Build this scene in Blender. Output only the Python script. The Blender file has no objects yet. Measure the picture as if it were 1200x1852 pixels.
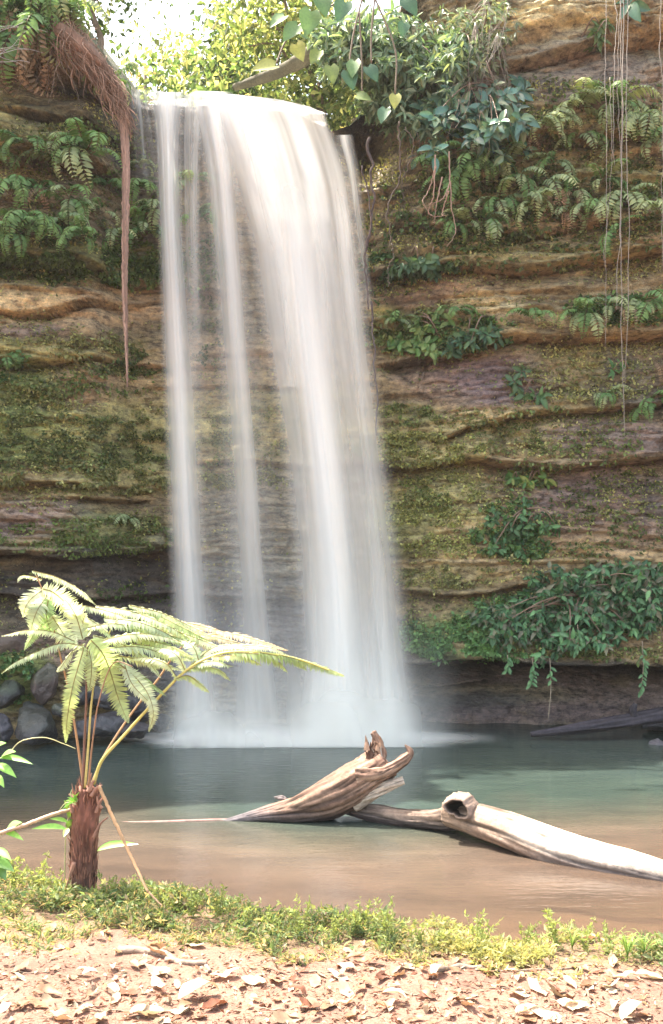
import bpy, math, random
import numpy as np
from mathutils import Vector, Matrix

random.seed(7)
rng = np.random.default_rng(7)
C = bpy.context.scene.collection
sc = bpy.context.scene
R = math.radians

# ------------------------------------------------------------------ camera, world, sun
F, H0, CH = 1779.0, 1020.0, 2.2      # focal length in photo pixels, horizon row, camera height over the water
cam = bpy.data.cameras.new('camera')
camo = bpy.data.objects.new('camera', cam)
C.objects.link(camo)
sc.camera = camo
cam.sensor_fit = 'VERTICAL'
cam.sensor_height = 36.0
cam.lens = 36.0 * F / 1852.0
cam.shift_y = (H0 - 926.0) / 1852.0
cam.clip_start = 0.05
cam.clip_end = 900
camo.location = (0, 0, CH)
camo.rotation_euler = (R(90), 0, 0)

SUN_EL, SUN_AZ = 62.0, -58.0          # azimuth from +Y, clockwise
w = bpy.data.worlds.new('World')
sc.world = w
w.use_nodes = True
nt = w.node_tree
sky = nt.nodes.new('ShaderNodeTexSky')
sky.sky_type = 'NISHITA'
sky.sun_disc = False
sky.sun_elevation = R(SUN_EL)
sky.sun_rotation = R(SUN_AZ)
sky.air_density = 1.0
sky.dust_density = 4.0
sky.ozone_density = 0.6
bg = nt.nodes['Background']
mulw = nt.nodes.new('ShaderNodeMix'); mulw.data_type = 'RGBA'; mulw.blend_type = 'MULTIPLY'
mulw.inputs['Factor'].default_value = 1.0
mulw.inputs['B'].default_value = (1.0, 0.92, 0.76, 1)
nt.links.new(sky.outputs[0], mulw.inputs['A'])
nt.links.new(mulw.outputs['Result'], bg.inputs['Color'])
bg.inputs['Strength'].default_value = 0.15
sl = bpy.data.lights.new('sun', 'SUN')
sl.energy = 2.8
sl.angle = R(0.6)
sl.color = (1.0, 0.93, 0.82)
slo = bpy.data.objects.new('sun', sl)
C.objects.link(slo)
a, e = R(SUN_AZ), R(SUN_EL)
sd = Vector((math.sin(a) * math.cos(e), math.cos(a) * math.cos(e), math.sin(e)))
slo.rotation_euler = sd.to_track_quat('Z', 'Y').to_euler()
slo.location = sd * 60

vs = sc.view_settings
vs.view_transform = 'Standard'
vs.look = 'None'
vs.exposure = 2.7
vs.gamma = 1.0
vs.use_curve_mapping = False
cy = sc.cycles
cy.max_bounces = 7
cy.diffuse_bounces = 4
cy.glossy_bounces = 3
cy.transmission_bounces = 4
cy.transparent_max_bounces = 24
cy.sample_clamp_indirect = 6
cy.caustics_reflective = False
cy.caustics_refractive = False
cy.use_denoising = True

# ------------------------------------------------------------------ small tools
def P(px, py, Y):
    return np.array([(px - 600.0) / F * Y, Y, CH - (py - H0) / F * Y])

def hash2(ix, iy, seed):
    n = (ix.astype(np.int64) * 374761393 + iy.astype(np.int64) * 668265263 + seed * 974634777) & 0xFFFFFFFF
    n = ((n ^ (n >> 13)) * 1274126177) & 0xFFFFFFFF
    n = (n ^ (n >> 16)) & 0xFFFF
    return n / 65535.0

def vnoise(x, y, seed=0):
    x = np.asarray(x, float); y = np.asarray(y, float)
    ix = np.floor(x); iy = np.floor(y)
    fx = x - ix; fy = y - iy
    fx = fx * fx * (3 - 2 * fx); fy = fy * fy * (3 - 2 * fy)
    a_ = hash2(ix, iy, seed); b_ = hash2(ix + 1, iy, seed)
    c_ = hash2(ix, iy + 1, seed); d_ = hash2(ix + 1, iy + 1, seed)
    return (a_ + (b_ - a_) * fx) * (1 - fy) + (c_ + (d_ - c_) * fx) * fy

def fbm(x, y, seed=0, o=4):
    s = 0.0; t = 0.0; am = 1.0
    for k in range(o):
        s = s + am * vnoise(np.asarray(x) * 2 ** k + 17.3 * k, np.asarray(y) * 2 ** k + 9.1 * k, seed + k)
        t += am; am *= 0.5
    return s / t * 2 - 1

def sstep(a_, b_, x):
    t = np.clip((np.asarray(x, float) - a_) / (b_ - a_), 0, 1)
    return t * t * (3 - 2 * t)

class Geo:
    def __init__(s):
        s.V = []; s.Fs = []; s.Cs = []; s.n = 0
    def add(s, V, Fc, col=None):
        V = np.asarray(V, float).reshape(-1, 3)
        if not isinstance(Fc, list): Fc = [Fc]
        for f in Fc:
            f = np.asarray(f, int)
            if len(f): s.Fs.append(f + s.n)
        s.V.append(V)
        if col is None: col = (1, 1, 1)
        col = np.asarray(col, float)
        if col.ndim == 1: col = np.tile(col[:3], (len(V), 1))
        s.Cs.append(col[:, :3])
        s.n += len(V)
        return s
    def mesh(s, name, mat, smooth=True, extra=None):
        V = np.concatenate(s.V); me = bpy.data.meshes.new(name)
        me.vertices.add(len(V)); me.vertices.foreach_set('co', V.ravel())
        nl = sum(f.size for f in s.Fs); nf = sum(len(f) for f in s.Fs)
        me.loops.add(nl); me.polygons.add(nf)
        me.loops.foreach_set('vertex_index', np.concatenate([f.ravel() for f in s.Fs]).astype(np.int32))
        tot = np.concatenate([np.full(len(f), f.shape[1]) for f in s.Fs])
        st = np.concatenate([[0], np.cumsum(tot)[:-1]])
        me.polygons.foreach_set('loop_start', st.astype(np.int32))
        me.update(calc_edges=True)
        me.polygons.foreach_set('use_smooth', np.full(nf, smooth))
        ca = me.color_attributes.new('Col', 'FLOAT_COLOR', 'POINT')
        c4 = np.ones((len(V), 4)); c4[:, :3] = np.concatenate(s.Cs)
        ca.data.foreach_set('color', c4.ravel())
        for k, v in (extra or {}).items():
            at = me.attributes.new(k, 'FLOAT', 'POINT'); at.data.foreach_set('value', np.asarray(v, float))
        if mat: me.materials.append(mat)
        return me

def link(name, me, parent=None, loc=None, rot=None, scale=None):
    o = bpy.data.objects.new(name, me); C.objects.link(o)
    if parent is not None: o.parent = parent
    if loc is not None: o.location = loc
    if rot is not None: o.rotation_euler = rot
    if scale is not None: o.scale = scale if hasattr(scale, '__len__') else (scale,) * 3
    return o

def tag(o, label=None, cat=None, group=None, kind=None):
    if label: o['label'] = label
    if cat: o['category'] = cat
    if group: o['group'] = group
    if kind: o['kind'] = kind
    return o

def thing(name, label, cat, loc, group=None):
    return tag(link(name, None, None, loc), label, cat, group)

def grid_faces(nu, nv, closed=False):
    """verts indexed v*nu+u"""
    u = np.arange(nu if closed else nu - 1); v = np.arange(nv - 1)
    U, Vv = np.meshgrid(u, v)
    U = U.ravel(); Vv = Vv.ravel(); U2 = (U + 1) % nu
    return np.stack([Vv * nu + U, Vv * nu + U2, (Vv + 1) * nu + U2, (Vv + 1) * nu + U], 1)

def resample(path, n):
    path = np.asarray(path, float)
    if len(path) > 2:   # catmull rom
        p = np.vstack([2 * path[0] - path[1], path, 2 * path[-1] - path[-2]])
        out = []
        for i in range(1, len(p) - 2):
            t = np.linspace(0, 1, 12, endpoint=False)[:, None]
            a_, b_, c_, d_ = p[i - 1], p[i], p[i + 1], p[i + 2]
            out.append(0.5 * (2 * b_ + (c_ - a_) * t + (2 * a_ - 5 * b_ + 4 * c_ - d_) * t ** 2 + (3 * b_ - a_ - 3 * c_ + d_) * t ** 3))
        out.append(path[-1:]); path = np.vstack(out)
    d = np.concatenate([[0], np.cumsum(np.linalg.norm(np.diff(path, axis=0), axis=1))])
    t = np.linspace(0, d[-1], n)
    return np.stack([np.interp(t, d, path[:, k]) for k in range(path.shape[1])], 1)

def nrm(v):
    return v / (np.linalg.norm(v, axis=-1, keepdims=True) + 1e-9)

def tube(path, rad, seg=8, disp=None, caps=True):
    """path (N,3), rad (N,) ; disp(u,v)->radius factor. returns V,F"""
    path = np.asarray(path, float); N = len(path)
    rad = np.broadcast_to(np.asarray(rad, float), (N,))
    T = nrm(np.gradient(path, axis=0))
    up = np.array([0.13, 0.21, 1.0]) if abs(T[0, 2]) < 0.9 else np.array([1.0, 0.2, 0.1])
    A = np.zeros((N, 3)); A[0] = nrm(np.cross(T[0], up))
    for i in range(1, N):
        a_ = A[i - 1] - T[i] * np.dot(A[i - 1], T[i]); A[i] = nrm(a_)
    B = np.cross(T, A)
    th = np.linspace(0, 2 * np.pi, seg, endpoint=False)
    r = rad[:, None] * np.ones((1, seg))
    if disp is not None:
        r = r * disp(np.broadcast_to(th[None], r.shape), np.broadcast_to(np.linspace(0, 1, N)[:, None], r.shape))
    V = path[:, None] + r[..., None] * (np.cos(th)[None, :, None] * A[:, None] + np.sin(th)[None, :, None] * B[:, None])
    V = V.reshape(-1, 3); Fc = [grid_faces(seg, N, True)]
    if caps:
        n = len(V); V = np.vstack([V, path[:1], path[-1:]])
        i = np.arange(seg); j = (i + 1) % seg
        Fc.append(np.stack([j, i, np.full(seg, n)], 1))
        Fc.append(np.stack([i + (N - 1) * seg, j + (N - 1) * seg, np.full(seg, n + 1)], 1))
    return V, Fc

# leaf templates: x along, y across, z normal
L4 = (np.array([[0, 0, 0], [.45, .5, .07], [1, 0, -.12], [.45, -.5, .07]]), np.array([[0, 1, 2], [0, 2, 3]]))
def leaf_template(shape, curl=.2, fold=.12, n=6):
    t = np.linspace(0, 1, n + 1)
    if shape == 'lance': wd = np.sin(np.pi * t ** .8) * .5
    elif shape == 'oval': wd = np.sin(np.pi * t ** .9) ** .65 * .5
    elif shape == 'heart': wd = np.interp(t, [0, .08, .25, .5, .75, .9, 1], [.25, .42, .5, .42, .25, .1, 0])
    else: wd = np.interp(t, [0, .1, .5, .8, 1], [.3, .5, .45, .25, 0])
    V = []
    for i in range(n + 1):
        z = -curl * t[i] ** 2
        V += [[t[i], wd[i], z + fold * wd[i] * 2], [t[i], 0, z], [t[i], -wd[i], z + fold * wd[i] * 2]]
    V = np.array(V)
    if shape == 'heart':
        V[0, 0] = -.13; V[2, 0] = -.13
    return V, np.concatenate([grid_faces(3, n + 1)])
def inst(T, pos, X, N_, s, wr=1.0):
    """instances of template: X direction, N_ approx normal, s length, wr width ratio"""
    tv, tf = T
    X = nrm(X); Yv = nrm(np.cross(N_, X)); Z = np.cross(X, Yv)
    s = np.broadcast_to(np.asarray(s, float), (len(pos),)); wr = np.broadcast_to(np.asarray(wr, float), (len(pos),))
    V = pos[:, None] + s[:, None, None] * (tv[None, :, 0:1] * X[:, None] + wr[:, None, None] * tv[None, :, 1:2] * Yv[:, None] + tv[None, :, 2:3] * Z[:, None])
    Fc = (tf[None] + (np.arange(len(pos)) * len(tv))[:, None, None]).reshape(-1, tf.shape[1])
    return V.reshape(-1, 3), Fc
def repc(col, T): return np.repeat(col, len(T[0]), axis=0)
def rand_dir(n, bias=(0, 0, 0)):
    return nrm(rng.normal(size=(n, 3)) + np.asarray(bias, float))

# ------------------------------------------------------------------ materials
def mat_base(name):
    m = bpy.data.materials.new(name); m.use_nodes = True
    n = m.node_tree; n.nodes.clear()
    out = n.nodes.new('ShaderNodeOutputMaterial')
    return m, n, out
def node(n, typ, **kw):
    x = n.nodes.new(typ)
    for k, v in kw.items():
        if k.startswith('i_'): x.inputs[k[2:].replace('_', ' ')].default_value = v
        else: setattr(x, k, v)
    return x
def attr_col(n, name='Col'):
    a_ = n.nodes.new('ShaderNodeAttribute'); a_.attribute_name = name; return a_
def mixc(n, blend, fac, A, B):
    m = n.nodes.new('ShaderNodeMix'); m.data_type = 'RGBA'; m.blend_type = blend
    for s_, v in (('Factor', fac), ('A', A), ('B', B)):
        if hasattr(v, 'links') or isinstance(v, bpy.types.NodeSocket): n.links.new(v, m.inputs[s_])
        else: m.inputs[s_].default_value = v
    return m.outputs['Result']
def ramp(n, fac, stops):
    r = n.nodes.new('ShaderNodeValToRGB'); n.links.new(fac, r.inputs[0])
    el = r.color_ramp.elements
    while len(el) < len(stops): el.new(0.5)
    for e_, (p, c) in zip(el, stops): e_.position = p; e_.color = (*c, 1) if len(c) == 3 else c
    return r.outputs[0]
def noise_tex(n, scale, detail=4, vec=None, rough=.55, dist=0):
    t = n.nodes.new('ShaderNodeTexNoise'); t.inputs['Scale'].default_value = scale; t.inputs['Detail'].default_value = detail
    t.inputs['Roughness'].default_value = rough; t.inputs['Distortion'].default_value = dist
    if vec is not None: n.links.new(vec, t.inputs['Vector'])
    return t
def coords(n, scale=(1, 1, 1), kind='Object'):
    tc = n.nodes.new('ShaderNodeTexCoord'); mp = n.nodes.new('ShaderNodeMapping'); mp.inputs['Scale'].default_value = scale
    n.links.new(tc.outputs[kind], mp.inputs['Vector']); return mp.outputs[0]

def leaf_mat(name, trans=.45, rough=.45, spec=.4, tintvar=.35, tcol=(1.0, 1.0, .45)):
    m, n, out = mat_base(name)
    a_ = attr_col(n)
    oi = n.nodes.new('ShaderNodeObjectInfo')
    ns = noise_tex(n, 9, 2, coords(n))
    v = ramp(n, oi.outputs['Random'], [(0, (1 - tintvar, 1 - tintvar * .8, 1 - tintvar)), (1, (1 + tintvar * .4, 1 + tintvar * .3, 1))])
    c = mixc(n, 'MULTIPLY', 1.0, a_.outputs['Color'], v)
    c = mixc(n, 'MULTIPLY', .6, c, ramp(n, ns.outputs[0], [(.3, (.65, .7, .7)), (.7, (1.2, 1.15, 1.0))]))
    p = node(n, 'ShaderNodeBsdfPrincipled'); p.inputs['Roughness'].default_value = rough; p.inputs['Specular IOR Level'].default_value = spec
    n.links.new(c, p.inputs['Base Color'])
    t = n.nodes.new('ShaderNodeBsdfTranslucent')
    n.links.new(mixc(n, 'MULTIPLY', 1.0, c, (*tcol, 1)), t.inputs[0])
    mx = n.nodes.new('ShaderNodeMixShader'); mx.inputs[0].default_value = trans
    n.links.new(p.outputs[0], mx.inputs[1]); n.links.new(t.outputs[0], mx.inputs[2])
    n.links.new(mx.outputs[0], out.inputs[0])
    return m

M = {}
M['leaf'] = leaf_mat('leaf_green', .35)
M['gloss_leaf'] = leaf_mat('leaf_glossy', .15, .28, .6)
M['tree_leaf'] = leaf_mat('leaf_backlit', .6, .5, .3, tcol=(1.25, 1.25, .85))
M['fern'] = leaf_mat('fern_frond', .4, .5, .3, .3)
M['tree_fern'] = leaf_mat('tree_fern_pinna', .5, .4, .5, .25, (1.05, 1.12, .85))
M['grass'] = leaf_mat('grass_blade', .5, .5, .3, .1, (1.2, 1.1, .6))
M['dry'] = leaf_mat('dry_leaf', .25, .55, .35, .35, (1.1, .9, .7))

def simple_mat(name, col, rough=.8, bump=.3, scale=30, stretch=(1, 1, 1), var=.5, spec=.3, use_attr=True, bd=.01):
    m, n, out = mat_base(name)
    vec = coords(n, stretch)
    ns = noise_tex(n, scale, 6, vec, .65)
    c = attr_col(n).outputs['Color'] if use_attr else (*col, 1)
    c = mixc(n, 'MULTIPLY', 1.0, c, ramp(n, ns.outputs[0], [(.25, (1 - var,) * 3), (.75, (1 + var * .6,) * 3)]))
    p = node(n, 'ShaderNodeBsdfPrincipled'); p.inputs['Roughness'].default_value = rough; p.inputs['Specular IOR Level'].default_value = spec
    n.links.new(c, p.inputs['Base Color'])
    b = n.nodes.new('ShaderNodeBump'); b.inputs['Strength'].default_value = bump; b.inputs['Distance'].default_value = bd
    n.links.new(ns.outputs[0], b.inputs['Height']); n.links.new(b.outputs[0], p.inputs['Normal'])
    n.links.new(p.outputs[0], out.inputs[0])
    return m
M['bark'] = simple_mat('bark', (.2, .14, .1), .85, .6, 40)
M['wood'] = simple_mat('weathered_wood', (.4, .3, .2), .7, .8, 22, var=.45, bd=.012)
M['root'] = simple_mat('root_fibre', (.3, .18, .12), .9, .6, 60, (1, 1, .12), bd=.008)
M['stem'] = simple_mat('stem', (.3, .2, .1), .5, .1, 50, spec=.5, var=.25)
M['rock'] = simple_mat('boulder_rock', (.12, .11, .12), .42, 1.0, 7, spec=.6, var=.6, bd=.06)

def rock_mat():
    m, n, out = mat_base('sandstone')
    a_ = attr_col(n); wet = attr_col(n, 'wet')
    v1 = coords(n, (1, 1, 1)); v2 = coords(n, (1, 1, 2.6)); v3 = coords(n, (2.2, 2.2, 1))
    n1 = noise_tex(n, 2.3, 8, v2, .62); n2 = noise_tex(n, 16, 6, v1, .7); n3 = noise_tex(n, 60, 3, v1, .6)
    vo = n.nodes.new('ShaderNodeTexVoronoi'); vo.inputs['Scale'].default_value = 34; n.links.new(v3, vo.inputs['Vector'])
    c = mixc(n, 'MULTIPLY', 1.0, a_.outputs['Color'], ramp(n, n1.outputs[0], [(.25, (.55, .5, .48)), (.5, (1, 1, 1)), (.72, (1.35, 1.3, 1.2))]))
    c = mixc(n, 'MULTIPLY', .9, c, ramp(n, n2.outputs[0], [(.3, (.55, .55, .55)), (.7, (1.35, 1.32, 1.25))]))
    c = mixc(n, 'MULTIPLY', .5, c, ramp(n, n3.outputs[0], [(.3, (.6, .6, .6)), (.7, (1.4, 1.4, 1.4))]))
    # hairline bedding cracks and grime pits
    vc = coords(n, (.55, .55, 2.6)); wob = noise_tex(n, 2.2, 4, vc, .6)
    wv = n.nodes.new('ShaderNodeMix'); wv.data_type = 'VECTOR'; wv.inputs['Factor'].default_value = .25; n.links.new(vc, wv.inputs['A']); n.links.new(wob.outputs['Color'], wv.inputs['B'])
    ve = n.nodes.new('ShaderNodeTexVoronoi'); ve.feature = 'DISTANCE_TO_EDGE'; ve.inputs['Scale'].default_value = 2.4; n.links.new(wv.outputs['Result'], ve.inputs['Vector'])
    cr = ramp(n, ve.outputs['Distance'], [(0, (.35, .32, .3)), (.018, (.75, .73, .72)), (.05, (1, 1, 1))])
    c = mixc(n, 'MULTIPLY', ramp(n, noise_tex(n, .9, 3, v1).outputs[0], [(.5, (0, 0, 0)), (.62, (1, 1, 1))]), c, cr)
    n4 = noise_tex(n, 7, 7, v2, .75)
    c = mixc(n, 'MULTIPLY', .9, c, ramp(n, n4.outputs[0], [(.38, (.28, .26, .27)), (.48, (.95, .95, .95)), (.66, (1.5, 1.45, 1.3))]))
    # lichen specks
    sp = mixc(n, 'MULTIPLY', 1.0, ramp(n, vo.outputs['Distance'], [(.16, (1, 1, 1)), (.26, (0, 0, 0))]), ramp(n, noise_tex(n, 1.7, 5, v1, .7).outputs[0], [(.52, (0, 0, 0)), (.62, (1, 1, 1))]))
    c = mixc(n, 'MIX', sp, c, (.55, .48, .28, 1))
    p = node(n, 'ShaderNodeBsdfPrincipled'); n.links.new(c, p.inputs['Base Color'])
    mr = n.nodes.new('ShaderNodeMapRange'); n.links.new(wet.outputs['Fac'], mr.inputs[0]); mr.inputs[3].default_value = .85; mr.inputs[4].default_value = .3
    n.links.new(mr.outputs[0], p.inputs['Roughness'])
    b = n.nodes.new('ShaderNodeBump'); b.inputs['Strength'].default_value = 1; b.inputs['Distance'].default_value = .10
    b2 = n.nodes.new('ShaderNodeBump'); b2.inputs['Strength'].default_value = 1; b2.inputs['Distance'].default_value = .035
    n.links.new(n1.outputs[0], b.inputs['Height']); n.links.new(n2.outputs[0], b2.inputs['Height'])
    n.links.new(b.outputs[0], b2.inputs['Normal']); n.links.new(b2.outputs[0], p.inputs['Normal'])
    n.links.new(p.outputs[0], out.inputs[0])
    return m
M['cliff'] = rock_mat()

def fall_mat(name, streak=True, col=(.97, .96, .925)):
    m, n, out = mat_base(name)
    al = attr_col(n, 'alpha')
    d = n.nodes.new('ShaderNodeBsdfDiffuse'); d.inputs[0].default_value = (*col, 1)
    t = n.nodes.new('ShaderNodeBsdfTranslucent'); t.inputs[0].default_value = (*col, 1)
    mx = n.nodes.new('ShaderNodeMixShader'); mx.inputs[0].default_value = .4
    n.links.new(d.outputs[0], mx.inputs[1]); n.links.new(t.outputs[0], mx.inputs[2])
    tr = n.nodes.new('ShaderNodeBsdfTransparent')
    m2 = n.nodes.new('ShaderNodeMixShader')
    n.links.new(al.outputs['Fac'], m2.inputs[0])
    n.links.new(tr.outputs[0], m2.inputs[1]); n.links.new(mx.outputs[0], m2.inputs[2]); n.links.new(m2.outputs[0], out.inputs[0])
    return m
M['fall'] = fall_mat('falling_water')

def water_mat():
    m, n, out = mat_base('pool_water')
    dep = attr_col(n, 'depth')
    v = coords(n, (.7, 2.6, 1))
    ns = noise_tex(n, 1.6, 4, v, .55, .4)
    ns2 = noise_tex(n, 7, 3, v, .5, .2)
    c = ramp(n, dep.outputs['Fac'], [(0, (.13, .092, .072)), (.28, (.10, .076, .060)), (.5, (.062, .058, .046)), (.75, (.036, .052, .045)), (1, (.046, .066, .060))])
    c = mixc(n, 'MULTIPLY', .8, c, ramp(n, ns.outputs[0], [(.3, (.75, .78, .8)), (.7, (1.25, 1.22, 1.15))]))
    d = n.nodes.new('ShaderNodeBsdfDiffuse'); n.links.new(c, d.inputs[0])
    tr = n.nodes.new('ShaderNodeBsdfTransparent'); tr.inputs[0].default_value = (.85, .8, .68, 1)
    mr = n.nodes.new('ShaderNodeMapRange'); n.links.new(dep.outputs['Fac'], mr.inputs[0])
    mr.inputs[2].default_value = .35; mr.inputs[3].default_value = .45; mr.inputs[4].default_value = 1
    mb = n.nodes.new('ShaderNodeMixShader'); n.links.new(mr.outputs[0], mb.inputs[0])
    n.links.new(tr.outputs[0], mb.inputs[1]); n.links.new(d.outputs[0], mb.inputs[2])
    g = n.nodes.new('ShaderNodeBsdfGlossy'); g.inputs['Roughness'].default_value = .10
    b = n.nodes.new('ShaderNodeBump'); b.inputs['Strength'].default_value = .25; b.inputs['Distance'].default_value = .02
    n.links.new(ns2.outputs[0], b.inputs['Height']); n.links.new(b.outputs[0], g.inputs['Normal'])
    fr = n.nodes.new('ShaderNodeFresnel'); fr.inputs[0].default_value = 1.33; n.links.new(b.outputs[0], fr.inputs['Normal'])
    mx = n.nodes.new('ShaderNodeMixShader'); n.links.new(fr.outputs[0], mx.inputs[0])
    n.links.new(mb.outputs[0], mx.inputs[1]); n.links.new(g.outputs[0], mx.inputs[2]); n.links.new(mx.outputs[0], out.inputs[0])
    return m
M['water'] = water_mat()
def ground_mat():
    m, n, out = mat_base('red_soil')
    a_ = attr_col(n); v = coords(n)
    n1 = noise_tex(n, 3, 6, v, .6); n2 = noise_tex(n, 55, 5, v, .7)
    c = mixc(n, 'MULTIPLY', 1, a_.outputs['Color'], ramp(n, n1.outputs[0], [(.3, (.75, .72, .7)), (.7, (1.2, 1.2, 1.2))]))
    c = mixc(n, 'MULTIPLY', 1, c, ramp(n, n2.outputs[0], [(.3, (.6, .55, .52)), (.65, (1.2, 1.2, 1.2))]))
    p = node(n, 'ShaderNodeBsdfPrincipled'); p.inputs['Roughness'].default_value = .9; n.links.new(c, p.inputs['Base Color'])
    b = n.nodes.new('ShaderNodeBump'); b.inputs['Strength'].default_value = .8; b.inputs['Distance'].default_value = .012
    n.links.new(n2.outputs[0], b.inputs['Height']); n.links.new(b.outputs[0], p.inputs['Normal']); n.links.new(p.outputs[0], out.inputs[0])
    return m
M['ground'] = ground_mat()

# ------------------------------------------------------------------ the cliff
def px2x(px, Y=13.0): return (px - 600.0) / F * Y
def py2z(py, Y=13.0): return CH - (py - H0) / F * Y

def base_plan(x):
    y = 13.15 + .1 * np.sin(x * .9 + 1)
    y = y - .75 * sstep(-2.55, -3.1, x) - .5 * sstep(-3.2, -5.5, x) - 1.6 * sstep(-6, -9, x)
    y = y - .35 * sstep(.7, 2.0, x) - .5 * sstep(3.5, 7, x) - 2.0 * sstep(6.5, 10, x)
    return y
TOPX = [-12, -4.6, -3.9, -3.35, -3.05, -2.75, -2.5, -1.9, -.9, -.25, .0, .25, .7, 1.3, 12]
TOPZ = [11.5, 10.6, 9.9, 9.25, 8.85, 8.5, 8.38, 8.36, 8.34, 8.22, 8.2, 8.35, 9.0, 11.0, 11.6]
def ztop(x):
    return np.interp(x, TOPX, TOPZ) + .06 * fbm(x * 1.7, x * 0, 5, 3)

LEDGES = [  # polyline in photo px, protrusion above, recess below, heights
    ([(675, 492), (780, 482), (850, 490), (940, 503), (1010, 492), (1200, 466), (1400, 450)], .22, .16, .5, .25),
    ([(700, 655), (800, 640), (900, 618), (1040, 622), (1200, 615), (1400, 620)], .18, .14, .35, .25),
    ([(800, 795), (860, 770), (930, 752), (1050, 750), (1200, 738)], .14, .12, .2, .2),
    ([(690, 838), (760, 842), (830, 830), (1000, 850), (1090, 842), (1200, 832), (1400, 835)], .22, .2, .4, .3),
    ([(735, 1070), (800, 1078), (880, 1070), (960, 1050)], .08, .09, .2, .15),
    ([(745, 1203), (830, 1192), (900, 1186), (1000, 1198), (1100, 1195), (1200, 1200), (1400, 1195)], .34, 1.0, .7, 3.2),
    ([(735, 1208), (830, 1198), (900, 1194), (1000, 1206), (1100, 1203), (1200, 1207), (1400, 1202)], .05, 1.5, .05, .2),
    ([(750, 1262), (800, 1258), (860, 1250), (930, 1240)], .1, .12, .25, .3),
    ([(860, 268), (950, 262), (1050, 270), (1200, 255)], .14, .12, .4, .4),
    ([(900, 130), (1000, 120), (1100, 95), (1200, 90)], .12, .12, .3, .3),
    ([(700, 400), (820, 420), (950, 440), (1200, 410)], .08, .08, .2, .2),
    ([(-300, 500), (0, 498), (120, 508), (220, 515), (310, 515), (400, 530)], .30, .16, .9, .3),
    ([(-300, 600), (0, 588), (60, 594), (110, 592), (170, 572), (230, 558), (300, 540)], .08, .10, .2, .16),
    ([(-300, 690), (0, 670), (60, 676), (130, 674), (140, 670)], .15, .16, .4, .2),
    ([(150, 668), (230, 660), (330, 662), (420, 655)], .10, .10, .2, .2),
    ([(-200, 890), (0, 885), (120, 882), (260, 885), (330, 880)], .10, .06, .2, .3),
    ([(170, 906), (200, 908), (250, 905)], .10, .18, .1, .12),
    ([(-300, 1000), (0, 1003), (60, 1000), (130, 1012), (220, 1000), (300, 990)], .16, .35, .5, 1.2),
    ([(-300, 1080), (0, 1068), (90, 1078), (200, 1082), (330, 1075), (500, 1085)], .14, .16, .3, .4),
    ([(-300, 330), (0, 325), (90, 320), (220, 335)], .2, .25, .5, .4),
    ([(-100, 135), (30, 140), (110, 155), (170, 175), (220, 215)], .2, .35, .4, .6),
    ([(60, 250), (120, 262), (180, 262), (220, 275)], .12, .12, .2, .2),
    ([(380, 640), (480, 632), (600, 650)], .08, .08, .2, .2),
    ([(360, 835), (430, 828), (540, 842), (690, 838)], .1, .1, .3, .3),
    ([(230, 200), (300, 198), (370, 205), (480, 200)], .05, .07, .1, .1),
    ([(230, 245), (300, 240), (370, 250), (480, 240)], .05, .07, .1, .1),
    ([(280, 700), (400, 694), (540, 700)], .05, .08, .15, .15),
]
BEDS = np.sort(rng.uniform(-1, 12, 46)); BEDA = rng.uniform(-.05, .06, 48)
DBLOB = [(650, 195, 70, 80, -1.7), (100, 165, 110, 45, -.45), (620, 330, 60, 120, -.2), (1010, 30, 190, 60, .25),
         (210, 925, 45, 22, -.18), (150, 560, 150, 45, .10), (780, 560, 130, 35, .08), (1120, 170, 160, 80, .1), (300, 220, 70, 70, -.05),
         (60, 1180, 140, 60, .5), (800, 950, 150, 90, .08)]
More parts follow.
